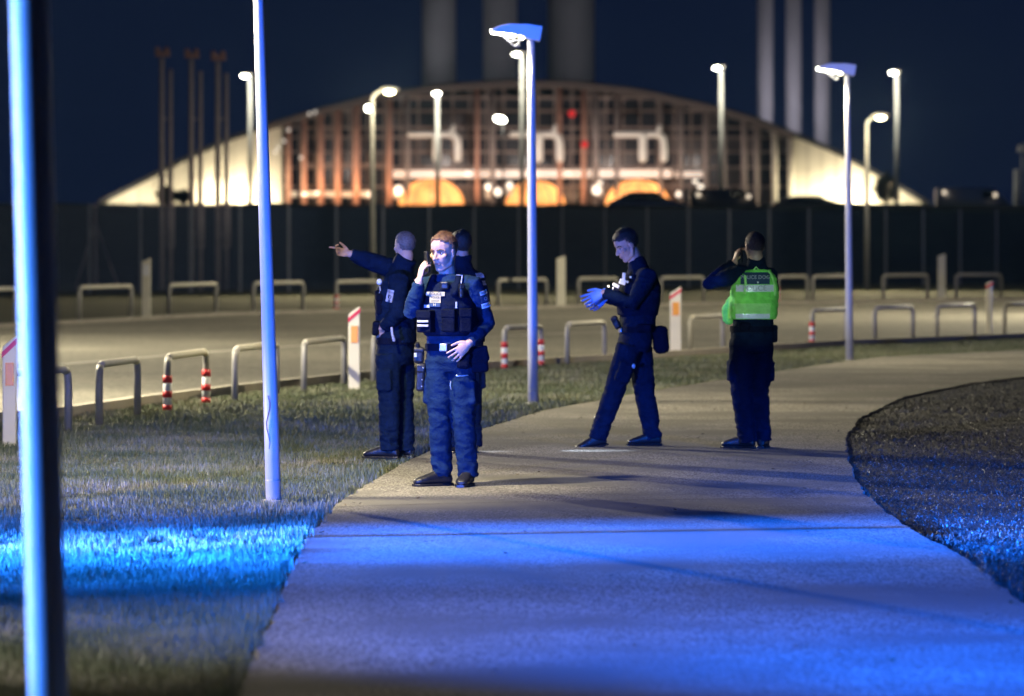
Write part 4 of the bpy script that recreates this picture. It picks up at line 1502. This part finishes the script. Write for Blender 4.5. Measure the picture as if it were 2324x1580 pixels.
def build(spec):
    pn = Person(spec['D'], spec['xd'], spec['label'], spec['fwd'], PG)
    p = pn.p
    J = {k: p(*v) for k, v in spec['j'].items()}
    l, f = pn.l, pn.f
    pn.J = J
    hf = Vector(spec['hf']).normalized()
    hu = Vector(spec.get('hu', (0, 0, 1)))
    hu = (hu - hf * hu.dot(hf)).normalized()
    H_ = spec['H']
    bulk = spec.get('bulk', 1.0)
    # ---- body, one continuous surface
    bm = B()
    torso(bm, [(J['pelvis'] - Z3 * .06, .135, .10), (J['pelvis'], .155, .115), (J['waist'], .140, .10), (J['chest'], .165, .11), (J['chest'] * .35 + J['neck'] * .65, .14, .09), (J['neck'], .07, .07)], l, f)
    for s in 'LR':
        limb(bm, [J['neck'] * .5 + J['sh' + s] * .5 - Z3 * .02, J['sh' + s], J['el' + s], J['wr' + s]], [.05, .055, .043, .030], 12)
        limb(bm, [J['hip' + s] - Z3 * .03, J['kn' + s], J['an' + s], J['an' + s] * .75 + J['toe' + s] * .25], [.072, .055, .038, .025], 12)
    head_shape(bm, J['head'], hf, hu, H_, spec.get('jaw', 1.0))
    limb(bm, [J['neck'] - Z3 * .04, J['head'] - hu * .3 * H_ - hf * .1 * H_], [.062, .058], 14)
    glove_bm = B()
    for s in 'LR':
        if 'hand' + s in spec:
            hd = spec['hand' + s]
            hand(glove_bm if spec.get('gloves') else bm, J['wr' + s], Vector(hd['d']), Vector(hd['n']), Vector(hd['s']), hd['c'], hd.get('sp', .1), hd.get('S', 1.0), hd.get('t', (.6, .35)))
            if spec.get('gloves'):
                hand(bm, J['wr' + s], Vector(hd['d']), Vector(hd['n']), Vector(hd['s']), hd['c'], hd.get('sp', .1), .9)
    me = voxel(bm, spec.get('vox', .0055), 2)
    head_carve(me, J['head'], hf, hu, H_)
    pn.body = pn.add('body', me, M['skin'])
    if spec.get('gloves'):
        pn.add('glove', voxel(glove_bm, .0045, 1), M['glove'])
    if spec.get('face', True):
        face_parts(pn, J['head'], hf, hu, H_, spec.get('brow', M['hair_dark']))
    hair(pn, J['head'], hf, hu, H_, spec['hair'], spec.get('hthick', .03), spec.get('cropped', False), spec.get('front', .29))
    # ---- trousers
    bm = B()
    torso(bm, [(J['pelvis'] - Z3 * .10, .150 * bulk, .115 * bulk), (J['pelvis'] - Z3 * .02, .178 * bulk, .138 * bulk), (J['pelvis'] * .4 + J['waist'] * .6, .170 * bulk, .128 * bulk)], l, f)
    tw = spec.get('leg', 1.0)
    for s in 'LR':
        hip, kn, an = J['hip' + s], J['kn' + s], J['an' + s]
        hem = an + (an - kn).normalized() * spec.get('hem', .035)
        limb(bm, [hip + Z3 * .03, hip.lerp(kn, .45), kn, kn.lerp(an, .35), kn.lerp(an, .8), hem], [.100 * tw, .098 * tw, .083 * tw, .080 * tw, .074 * tw, .072 * tw], 16, False)
        # cargo pocket
        pc = hip.lerp(kn, .55)
        out = (l if s == 'L' else -l)
        ax = (kn - hip).normalized()
        ff = (f - ax * f.dot(ax)).normalized()
        rounded(bm, pc + out * .088 * tw, .045, .13, .17, (out - ax * out.dot(ax)).normalized(), ff, -ax, .015)
    me = voxel(bm, .0085, 4)
    ank = min(J['anL'].z, J['anR'].z)
    wrinkle(me, .0075, 7.5, spec['seed'], lambda c: .7 + 1.1 * math.exp(-((c.z - .14) / .12) ** 2) + .5 * math.exp(-((c.z - .5) / .1) ** 2))
    pn.trousers = pn.add('trousers', me, spec.get('tm', M['navy']))
    # ---- jacket
    bm = B()
    jw, jd = spec.get('jw', 1.0), spec.get('jd', 1.0)
    pel = J['pelvis'] * .25 + J['waist'] * .75
    torso(bm, [(pel - Z3 * .05, .170 * jw, .128 * jd), (J['waist'], .168 * jw, .125 * jd), (J['chest'], .192 * jw, .140 * jd), (J['chest'] * .45 + J['neck'] * .55, .172 * jw, .118 * jd), (J['chest'] * .12 + J['neck'] * .88, .105, .092), (J['neck'] + Z3 * .01, .080, .080)], l, f)
    # collar
    cend = J['head'] - hu * spec.get('colz', .5) * H_ - hf * .12 * H_
    limb(bm, [J['neck'] - Z3 * .03, J['neck'].lerp(cend, .5), cend], [.094, max(.080, spec.get('colr', .070)), spec.get('colr', .070)], 16, False)
    sw = spec.get('sl', 1.0)
    for s in 'LR':
        sh, el, wr = J['sh' + s], J['el' + s], J['wr' + s]
        limb(bm, [J['neck'] * .45 + sh * .55 - Z3 * .025, sh, sh.lerp(el, .5), el, el.lerp(wr, .5), wr.lerp(el, .04)], [.070, .076 * sw, .070 * sw, .064 * sw, .056 * sw, .043], 14, False)
    me = voxel(bm, .008, 4)
    wrinkle(me, .0065, 8.5, spec['seed'] + 3)
    pn.jacket = pn.add('jacket', me, spec.get('jm', M['navy']))
    pn.jme = me
    # ---- boots
    for s in 'LR':
        bt = spec.get('boot' + s, {})
        boot(pn, J['an' + s], J['toe' + s], bt.get('lift', 0), bt.get('pitch', 0))
    # ---- belt
    bm = B()
    bc = J['pelvis'] * .45 + J['waist'] * .55 + Z3 * spec.get('beltz', 0)
    a = [(bc + Z3 * dz, l * (.180 * bulk + e), f * (.138 * bulk + e)) for dz, e in ((-.027, -.02), (-.025, .004), (.025, .004), (.027, -.02))]
    loft(bm, a, 32, .85)
    pn.belt = pn.addbm('belt', bm, M['webbing'], False)
    bm = B(); rounded(bm, bc + f * (.138 * bulk + .008), .06, .018, .055, l, f, Z3, .006); pn.addbm('buckle', bm, M['metal'], False, pn.belt)
    pn.bc = bc
    pn.bulk = bulk
    return pn

def pouch(pn, name, c, size, X, Y, bv=.012, m=None, parent=None, flap=True):
    bm = B()
    rounded(bm, c, size[0], size[1], size[2], X, Y, Z3, bv)
    o = pn.addbm(name, bm, m or M['webbing'], False, parent)
    if flap:
        bm = B()
        rounded(bm, c + Z3 * size[2] * .33 + Y * .004, size[0] * 1.04, size[1] * 1.04, size[2] * .38, X, Y, Z3, bv * .7)
        pn.addbm('flap', bm, m or M['webbing'], False, o)
    return o

# ---------------- officer on the phone, closest
A1 = build(dict(D=30.5, xd=1020, label='officer with reddish hair on the phone, facing the camera in a black police vest', fwd=(-.34, -.94), seed=1, colz=.60, H=.268, vox=.005,
    hf=(-.56, -.80, -.14), hair=M['hair_fair'], brow=M['hair_fair'], front=.33, hthick=.035, leg=1.0, bulk=1.0, jm=M['shirt'], tm=M['trouser'], hem=.02,
    j=dict(head=(1006, 573, -.03), neck=(1017, 626, .02), chest=(1021, 690, 0), waist=(1022, 768, 0), pelvis=(1023, 812, 0),
           shR=(969, 650, .06), elR=(934, 706, -.08), wrR=(952, 640, -.15), shL=(1075, 647, -.06), elL=(1104, 736, .03), wrL=(1064, 780, -.19),
           hipR=(996, 826, 0), hipL=(1048, 826, -.02), knR=(998, 940, -.02), knL=(1053, 945, -.05), anR=(1003, 1074, .01), anL=(1062, 1076, -.02),
           toeR=(935, 1105, -.10), toeL=(1040, 1110, -.30)),
    handR=dict(d=(.16, .06, .97), n=(.90, .30, -.12), s=(-.35, .85, .2), c=(.28, .34, .40, .48), t=(.25, .8)),
    handL=dict(d=(-.72, -.28, -.62), n=(.25, .95, -.35), s=(-.55, -.1, .8), c=(.16, .2, .24, .28), sp=.22, t=(.7, .3))))
p = A1.p; J = A1.J; l, f = A1.l, A1.f
# body armour vest
bm = B()
cA, cB = p(1022, 762, 0), p(1019, 640, 0)
torso(bm, [(cA, .183, .150), (cA.lerp(cB, .15), .200, .166), (cA.lerp(cB, .55), .205, .176), (cA.lerp(cB, .85), .165, .160), (cB, .125, .125)], l, f, .75)
for s in (-1, 1):
    limb(bm, [cA.lerp(cB, .8) + l * .10 * s + f * .15, cB + l * .10 * s + f * .055 + Z3 * .035, cB + l * .10 * s - f * .07 + Z3 * .03, cA.lerp(cB, .8) + l * .10 * s - f * .14], [.030, .028, .028, .030], 8)
vme = voxel(bm, .008, 3)
wrinkle(vme, .003, 9, 9)
vest = A1.add('vest', vme, M['vestcloth'])
bvh = None
def on_vest(xd, yd, w, h, m, name, off=.004, thick=.006, text=None, tm=None, size=.02, parent=None, target=None, roll=0.0, pn=None, direction=None):
    pn = pn or A1
    tgt = target or vme
    d = direction or -pn.f * .5 + Vector((0, 1, 0)) * .5
    up = Z3.copy()
    if roll: up = Matrix.Rotation(roll, 3, 'Y') @ up
    c = pn.p(xd, yd, -.3)
    c = c - Vector((0, c.y, 0))
    bm, hit, r, u, dd = project(tgt, c, d, up, w, h, off, 6, 5, thick)
    o = pn.addbm(name, bm, m, False, parent or pn.root)
    if text:
        for s, sz, sh in text:
            me = lettering(hit, dd, s, sz, thick + .002, 1.0, sh)
            pn.add('lettering', me, tm or M['textdark'], False, o)
    return o
px = 1 / 317.5
VF = Vector((.18, .98, 0))
# pouches on the vest front: positions read where they show on the officer
def vp(xd, yd, w, h, dep, name='pouch', m=None):
    bvh_ = BVHTree.FromPolygons([v.co for v in vme.vertices], [list(q.vertices) for q in vme.polygons])
    c = A1.p(xd, yd, 0)
    o_ = Vector((c.x, -1.0, c.z))
    loc, n, i, dd = bvh_.ray_cast(o_, Vector((0, 1, 0)), 3)
    n = Vector((n.x, n.y, 0)).normalized()
    if n.y > 0: n = -n
    n = (n + A1.f * .8).normalized()
    X = Z3.cross(n).normalized() * -1
    return pouch(A1, name, loc + n * dep * .45, (w, dep, h), X, n, .012, m, vest)
pm_ = vp(973, 729, .115, .155, .075)
vp(1022, 727, .10, .16, .055)
vp(1056, 727, .085, .17, .05)
vp(1012, 648, .06, .055, .04, 'camera', M['black'])
vp(1046, 660, .035, .10, .04, 'radio', M['black'])
bm = B(); tube(bm, p(1049, 626, -.17), p(1046, 648, -.19), .004, None, 6); A1.addbm('aerial', bm, M['textpale'], False, vest)
bm = B(); limb(bm, [p(1036, 624, -.17), p(1050, 625, -.17), p(1047, 645, -.185), p(1043, 655, -.19)], [.003] * 4, 6); A1.addbm('cord', bm, M['textpale'], False, vest)
on_vest(996, 668, .135, .030, M['retro_yellow'], 'chest_badge', parent=vest, text=[('POLICE', .028, (0, 0))])
on_vest(995, 680, .085, .050, M['retro_yellow'], 'chest_badge', parent=vest, text=[('POLICE', .020, (0, .012)), ('OFFICER', .016, (0, -.012))])
on_vest(994, 693, .085, .026, M['patchblue'], 'chest_badge', parent=vest, text=[('H', .030, (0, 0))], tm=M['retro_yellow'])
on_vest(974, 696, .045, .020, M['textpale'], 'name_tape', parent=vest)
on_vest(1046, 693, .012, .045, M['textpale'], 'pen', parent=vest)
def strip_on(pn, c, X, Y, w, h, m, name, parent):
    bm = B(); rounded(bm, c, w, .006, h, X, Y, Z3, .002); return pn.addbm(name, bm, m, False, parent)
# two reflective strips on the left pouch
mw = pm_.data
cc = sum((v.co for v in mw.vertices), Vector()) / len(mw.vertices)
for dz in (.012, -.018):
    bm = B()
    nY = (A1.f * .9 + Vector((0, -1, 0)) * .35).normalized()
    nX = Z3.cross(nY).normalized() * -1
    rounded(bm, cc + A1.f * .046 + Vector((-.006, -.006, dz - .01)), .082, .012, .016, nX, nY, Z3, .002)
    A1.addbm('reflective_strip', bm, M['retro_yellow'], False, pm_)
# sleeve patches
for yd, xd, h, m_, tx in ((665, 1092, .030, M['retro'], 'POLICE'), (679, 1095, .042, M['patchblue'], None), (694, 1098, .034, M['retro'], 'POLICE')):
    on_vest(xd, yd, .078, h, m_, 'sleeve_patch', parent=A1.jacket, target=A1.jme, roll=-.26, direction=Vector((-.25, .97, 0)), text=[(tx, .018, (0, 0))] if tx else [('O', .034, (0, 0))], tm=M['textdark'] if tx else M['textpale'])
# holster and belt pouches
def bag(pn, xd, yd, dy, w, h, dep, X, name, tilt=0.0, m=None, bv=.02):
    bm = B()
    Y = Z3.cross(X).normalized()
    R = Matrix.Rotation(tilt, 3, Y)
    rounded(bm, pn.p(xd, yd, dy), w, dep, h, R @ X, Y, R @ Z3, bv)
    o = pn.addbm(name, bm, m or M['webbing'], False)
    bm = B()
    rounded(bm, pn.p(xd, yd, dy) + (R @ Z3) * h * .30 - Y * .004, w * 1.05, dep * 1.06, h * .34, R @ X, Y, R @ Z3, bv * .8)
    pn.addbm('flap', bm, m or M['webbing'], False, o)
    return o
X1 = Vector((1, 0, 0))
ho = bag(A1, 951, 806, -.02, .075, .12, .06, X1, 'holster', .06, M['black'])
bag(A1, 955, 856, -.02, .062, .21, .05, X1, 'holster', .05, M['black'])
bm = B(); tube(bm, p(949, 792, -.03), p(947, 778, -.05), .018, .015, 10); A1.addbm('pistol_grip', bm, M['black'], False, ho)
for q_ in ((958, 862), (957, 877), (961, 835)):
    bm = B(); ellipsoid(bm, p(*q_, -.055), Vector((.005, 0, 0)), Vector((0, .004, 0)), Vector((0, 0, .005))); A1.addbm('stud', bm, M['metal'], True, ho)
bm = B(); rounded(bm, p(943, 806, -.06), .02, .006, .03, X1, Vector((0, 1, 0)), Z3, .002); A1.addbm('tag', bm, M['textpale'], False, ho)
bag(A1, 1085, 806, -.06, .15, .115, .10, X1, 'belt_pouch', -.25)
bag(A1, 1086, 830, -.05, .14, .10, .10, X1, 'belt_pouch', -.1)
bag(A1, 1052, 818, -.13, .09, .12, .05, X1, 'belt_pouch', .1)
bm = B(); limb(bm, [p(1036, 853, -.15), p(1050, 853, -.155), p(1062, 852, -.15)], [.006, .006, .004], 8); A1.addbm('torch', bm, M['metal'], True)
bm = B(); limb(bm, [p(1023, 866, -.13), p(1022, 874, -.13), p(1024, 884, -.13)], [.004] * 3, 6); A1.addbm('key_clip', bm, M['metal'], True)
# his phone
ph_c = p(969, 594, -.12)
t = thing('mobile_phone', 'black mobile phone held to the ear of the officer with reddish hair', 'phone', A1.base + ph_c, 'phones in use')
bm = B()
pz = Vector((-.10, -.05, 1)).normalized(); py = Vector((.93, .36, .02)); py = (py - pz * py.dot(pz)).normalized(); pxv = py.cross(pz)
box(bm, Vector((0, 0, 0)), .070, .009, .150, pxv, py, pz, .003)
obj('case', bm, M['phone'], t, local=True)
bm = B(); box(bm, py * .0055, .064, .002, .142, pxv, py, pz); obj('screen', bm, M['glass'], t, local=True)

# ---------------- pointing officer
A2 = build(dict(D=34.4, xd=900, label='shaven headed officer in black pointing away with outstretched arm, back to the camera', fwd=(-.93, .36), seed=2, colz=.36, H=.235,
    hf=(-.62, .74, -.03), hair=M['hair_short'], cropped=True, hthick=.012, front=.30, face=False, jw=1.06, jd=1.22, leg=1.06, sl=1.12, colr=.090, bulk=1.02,
    j=dict(head=(918, 560, 0), neck=(911, 610, 0), chest=(902, 672, 0), waist=(899, 752, 0), pelvis=(898, 800, 0),
           shL=(905, 636, -.19), elL=(903, 712, -.25), wrL=(868, 744, -.16), shR=(898, 612, .17), elR=(840, 593, .20), wrR=(794, 576, .14),
           hipL=(881, 812, -.10), hipR=(912, 812, .08), knL=(883, 905, -.11), knR=(914, 905, .10), anL=(884, 1012, -.11), anR=(920, 1015, .06),
           toeL=(835, 1032, -.05), toeR=(885, 1030, .15)),
    handR=dict(d=(-.96, -.1, .18), n=(.0, -.75, -.65), s=(.0, .6, .8), c=(-.12, .75, .85, .9), t=(.5, .5), S=1.02),
    handL=dict(d=(-.1, .55, -.8), n=(.1, .9, .5), s=(-.9, .1, .1), c=(.3, .3, .3, .3))))
on_vest(884, 672, .055, .10, M['textpale'], 'sleeve_patch', parent=A2.jacket, target=A2.jme, pn=A2, roll=.20, direction=Vector((0, 1, 0)), text=[('POLICE', .016, (0, .03)), ('O', .04, (0, -.01))], thick=.003)
p = A2.p
bag(A2, 862, 690, -.08, .06, .17, .16, X1, 'vest_pouch')
bag(A2, 858, 668, -.05, .05, .07, .12, X1, 'vest_pouch')
bag(A2, 853, 745, -.12, .055, .12, .12, X1, 'belt_pouch', .12)
bag(A2, 929, 745, .0, .07, .12, .15, X1, 'belt_pouch')
bag(A2, 931, 700, .05, .05, .16, .14, X1, 'vest_pouch')
bm = B(); ellipsoid(bm, p(861, 640, -.12), Vector((.022, 0, 0)), Vector((0, .02, 0)), Vector((0, 0, .026))); A2.addbm('radio', bm, M['retro'], True)
bm = B(); limb(bm, [p(862, 651, -.13), p(864, 660, -.13), p(860, 668, -.13)], [.006] * 3, 6); A2.addbm('clip', bm, M['metal'], True)
bm = B(); limb(bm, [p(889, 745, -.36), p(890, 757, -.36), p(894, 772, -.35)], [.010, .010, .013], 8); A2.addbm('strap', bm, M['textpale'], True)

# ---------------- officer hidden behind the phone caller
A3 = build(dict(D=35.2, xd=1048, label='dark haired officer almost hidden behind the phoning officer', fwd=(-.35, .93), seed=3, colz=.30, colr=.078, H=.24,
    hf=(-.45, .89, 0), hair=M['hair_dark'], hthick=.05, front=.25, face=False, jw=1.02,
    j=dict(head=(1046, 558, 0), neck=(1049, 606, 0), chest=(1052, 670, 0), waist=(1050, 748, 0), pelvis=(1050, 795, 0),
           shL=(1012, 632, -.05), elL=(1008, 700, -.05), wrL=(1010, 760, -.05), shR=(1085, 636, .05), elR=(1097, 700, .05), wrR=(1086, 762, .0),
           hipL=(1030, 806, -.03), hipR=(1068, 806, .03), knL=(1031, 900, 0), knR=(1070, 900, .03), anL=(1032, 1004, 0), anR=(1074, 1004, .03),
           toeL=(1015, 1020, .1), toeR=(1068, 1020, .25)),
    handR=dict(d=(-.2, 0, -.95), n=(-.9, 0, 0), s=(0, .9, 0), c=(.2, .2, .25, .3)),
    handL=dict(d=(-.1, 0, -.95), n=(.9, 0, 0), s=(0, .9, 0), c=(.2, .2, .25, .3))))
for xd, yd, w, h in ((1087, 628, .075, .05), (1096, 645, .05, .035)):
    on_vest(xd, yd, w, h, M['textpale'], 'shoulder_patch', parent=A3.jacket, target=A3.jme, pn=A3, roll=-.4, direction=Vector((-.2, .95, -.3)), thick=.003, text=[('POLICE', .016, (0, 0))])

# ---------------- walking officer with gloves
A4 = build(dict(D=36.4, xd=1430, label='walking officer in black looking down with blue gloved hands held out', fwd=(-.95, -.30), seed=4, colz=.56, H=.265,
    hf=(-.80, -.40, -.46), hair=M['hair_dark'], hthick=.05, front=.28, gloves=True, jw=1.0, jd=1.16, leg=1.06, sl=1.08, hem=.045,
    j=dict(head=(1421, 557, -.02), neck=(1449, 607, 0), chest=(1455, 662, 0), waist=(1447, 728, 0), pelvis=(1441, 772, 0),
           shL=(1470, 626, -.20), elL=(1436, 688, -.24), wrL=(1369, 664, -.13), shR=(1455, 622, .16), elR=(1420, 684, .20), wrR=(1374, 676, .06),
           hipL=(1427, 792, -.09), hipR=(1452, 792, .08), knL=(1394, 888, -.10), knR=(1464, 898, .08), anL=(1359, 985, -.10), anR=(1481, 985, .08),
           toeL=(1303, 993, -.16), toeR=(1430, 1010, .04)),
    bootL=dict(lift=.01, pitch=-.22),
    handL=dict(d=(-.90, -.12, -.42), n=(.1, .93, -.25), s=(-.35, .2, .9), c=(.14, .22, .28, .34), sp=.2, S=1.12, t=(.8, .3)),
    handR=dict(d=(-.80, -.15, -.58), n=(.2, -.75, .6), s=(-.4, .4, .8), c=(.25, .3, .3, .35), sp=.2, S=1.1, t=(.6, .3))))
p = A4.p
bm = B()
cA, cB = p(1447, 716, 0), p(1452, 622, 0)
torso(bm, [(cA, .172, .165), (cA.lerp(cB, .3), .190, .182), (cA.lerp(cB, .7), .188, .180), (cB, .135, .140)], A4.l, A4.f, .8)
v4 = voxel(bm, .009, 3)
vest4 = A4.add('vest', v4, M['vestcloth'])
bag(A4, 1499, 771, -.02, .135, .24, .13, X1, 'belt_bag', -.12, None, .045)
bag(A4, 1398, 732, -.12, .06, .12, .07, X1, 'holster', -.45, M['black'])
bag(A4, 1462, 745, -.18, .12, .07, .06, X1, 'belt_pouch')
M['lit_badge'] = mat('reflective_badge', (0.85, 0.83, 0.62), 0.3, 0.05, 40.0)
for xd, yd, w, h, r_ in ((1413, 640, .055, .045, .3), (1398, 648, .06, .028, .5), (1416, 627, .028, .06, .1), (1424, 640, .02, .02, 0), (1381, 650, .018, .016, 0), (1431, 629, .018, .02, 0)):
    bm = B(); rounded(bm, p(xd, yd, -.255), w, .012, h, Matrix.Rotation(r_, 3, 'Y') @ X1, Vector((0, 1, 0)), Matrix.Rotation(r_, 3, 'Y') @ Z3, .004); A4.addbm('reflective_badge', bm, M['lit_badge'], False, vest4)
bm = B(); ellipsoid(bm, p(1438, 831, -.22), Vector((.016, 0, 0)), Vector((0, .01, 0)), Vector((0, 0, .02))); A4.addbm('badge', bm, M['textpale'], True)
# his small torch, lit, clipped to the chest
tp = A4.base + p(1392, 655, -.24)
t = thing('chest_torch', 'small lit torch shining up from the walking officer\'s chest', 'torch', tp)
bm = B(); tube(bm, Vector((.045, 0, -.012)), Vector((0, 0, 0)), .012, .014, 12); obj('barrel', bm, M['black'], t, local=True)
bm = B(); ellipsoid(bm, Vector((-.002, 0, .001)), Vector((.006, 0, 0)), Vector((0, .012, 0)), Vector((0, 0, .012))); obj('lens', bm, M['hot'], t, True, local=True)
o = point('torch_light', Vector((-.06, -.10, .03)), 1.3, (1.0, .86, .72), .02); o.parent = t
# beam slivers on the path from unseen torches
spot('torch_light', (-0.50, 35.45, 1.0), G(1345, 1023), 330, (.66, .80, 1.0), 17, .7, .01)
spot('torch_light', (-1.20, 35.35, .9), G(1112, 1025), 170, (.75, .82, 1.0), 12, .7, .01)

# ---------------- officer in the green vest
A5 = build(dict(D=36.0, xd=1705, label='officer in bright green high visibility vest phoning with his back to the camera', fwd=(-.22, .975), seed=5, colz=.37, H=.245,
    hf=(-.42, .90, -.05), hair=M['hair_short'], cropped=True, hthick=.014, front=.30, face=False, leg=1.06, bulk=1.04, sl=1.1, jw=1.02, hem=.045,
    j=dict(head=(1712, 561, 0), neck=(1717, 604, 0), chest=(1716, 660, 0), waist=(1710, 726, 0), pelvis=(1705, 772, 0),
           shL=(1677, 622, -.03), elL=(1611, 642, .03), wrL=(1667, 596, .10), shR=(1744, 626, .10), elR=(1748, 690, .22), wrR=(1722, 702, .34),
           hipL=(1683, 786, -.02), hipR=(1728, 786, .03), knL=(1682, 886, -.02), knR=(1722, 890, .03), anL=(1694, 992, -.02), anR=(1729, 990, .04),
           toeL=(1640, 1013, .06), toeR=(1740, 1003, .35)),
    handL=dict(d=(.25, .25, .93), n=(.9, .2, -.1), s=(-.2, .9, .1), c=(.35, .4, .45, .5), t=(.2, .7)),
    handR=dict(d=(-.9, .3, 0), n=(0, -.9, 0), s=(0, 0, .9), c=(.4, .4, .4, .4))))
p = A5.p; l5, f5 = A5.l, A5.f
bm = B()
cA, cB = p(1708, 724, 0), p(1716, 612, 0)
K = [(0, .200, .170), (.12, .208, .176), (.45, .206, .172), (.68, .198, .165), (.86, .172, .142), (1.0, .115, .105)]
torso(bm, [(cA.lerp(cB, k), w, d) for k, w, d in K], l5, f5, .85)
# loose front flap hanging open on his left
limb(bm, [p(1664, 680, .08), p(1655, 700, .10), p(1654, 722, .10)], [.045, .065, .055], 12)
v5 = voxel(bm, .008, 3)
wrinkle(v5, .006, 8, 21)
vest5 = A5.add('high_visibility_vest', v5, M['hivis'])
BK = Vector((.10, 1, 0))
def v5patch(xd, yd, w, h, m_, name, text=None, tm=None, thick=.004, roll=0.0, off=.002):
    return on_vest(xd, yd, w, h, m_, name, off=off, parent=vest5, target=v5, pn=A5, direction=BK, thick=thick, text=text, tm=tm, roll=roll)
v5patch(1708, 701, .345, .085, M['hivis_pale'], 'pale_band')
lb = v5patch(1708, 720, .335, .052, M['retro'], 'reflective_band')
ub = v5patch(1719, 655, .315, .058, M['retro'], 'reflective_band', text=[('POLICE', .062, (0, 0))], tm=M['textpale'])
v5patch(1720, 632, .245, .100, M['patchblue'], 'back_panel', text=[('POLICE DOG', .042, (0, .008))], tm=M['textpale'])
bm = B(); ellipsoid(bm, p(1720, 641, -.19), Vector((.008, 0, 0)), Vector((0, .006, 0)), Vector((0, 0, .008))); A5.addbm('stud', bm, M['sleeve_white'], True, vest5)
bm = B(); limb(bm, [p(1711, 612, -.12), p(1716, 606, -.12), p(1722, 612, -.12)], [.006] * 3, 6); A5.addbm('hanging_loop', bm, M['hivis_pale'], True, vest5)
for side_ in (0, 1):
    pts = [(1684, 612), (1690, 628), (1690, 645), (1688, 664)] if side_ == 0 else [(1744, 616), (1752, 632), (1756, 650), (1757, 668)]
    bvh5 = BVHTree.FromPolygons([v.co for v in v5.vertices], [list(q.vertices) for q in v5.polygons])
    pp = []
    for a_, b_ in pts:
        q_ = p(a_, b_, 0)
        h_ = bvh5.ray_cast(Vector((q_.x, -1, q_.z)), Vector((0, 1, 0)), 3)[0]
        pp.append(h_ if h_ is not None else q_)
    bm = B(); limb(bm, pp, [.013] * len(pp), 8); A5.addbm('edge_binding', bm, M['hivis_pale'], True, vest5)
bag(A5, 1755, 757, .0, .07, .15, .10, X1, 'belt_pouch')
bag(A5, 1690, 742, -.14, .10, .08, .05, X1, 'belt_pouch')
ph = A5.base + p(1683, 577, .085)
t = thing('mobile_phone', 'mobile phone at the ear of the officer in the green vest', 'phone', ph, 'phones in use')
bm = B(); box(bm, Vector((0, 0, 0)), .009, .070, .145, Vector((.95, -.2, 0)).normalized(), Vector((.2, .95, 0)).normalized(), Vector((0, 0, 1)), .003); obj('case', bm, M['phone'], t, local=True)
bm = B(); box(bm, Vector((.006, 0, 0)), .002, .062, .135, Vector((.95, -.2, 0)).normalized(), Vector((.2, .95, 0)).normalized(), Vector((0, 0, 1))); obj('screen', bm, M['glass'], t, local=True)

bpy.data.scenes.remove(WORK)

# ------------------------------------------------------------------ night haze
bm = B()
box(bm, Vector((0, 1475, 46.0)), 3040, 3110, 94.4)
hz = obj('haze', bm, None)
tag(hz, kind='stuff')
m = bpy.data.materials.new('haze_air')
m.use_nodes = True
nt = m.node_tree
nt.nodes.remove(nt.nodes['Principled BSDF'])
pv = nt.nodes.new('ShaderNodeVolumePrincipled')
pv.inputs['Color'].default_value = (0.32, 0.60, 1.0, 1)
pv.inputs['Density'].default_value = 0.00008
pv.inputs['Anisotropy'].default_value = 0.6
nt.links.new(pv.outputs[0], nt.nodes['Material Output'].inputs['Volume'])
hz.data.materials.append(m)
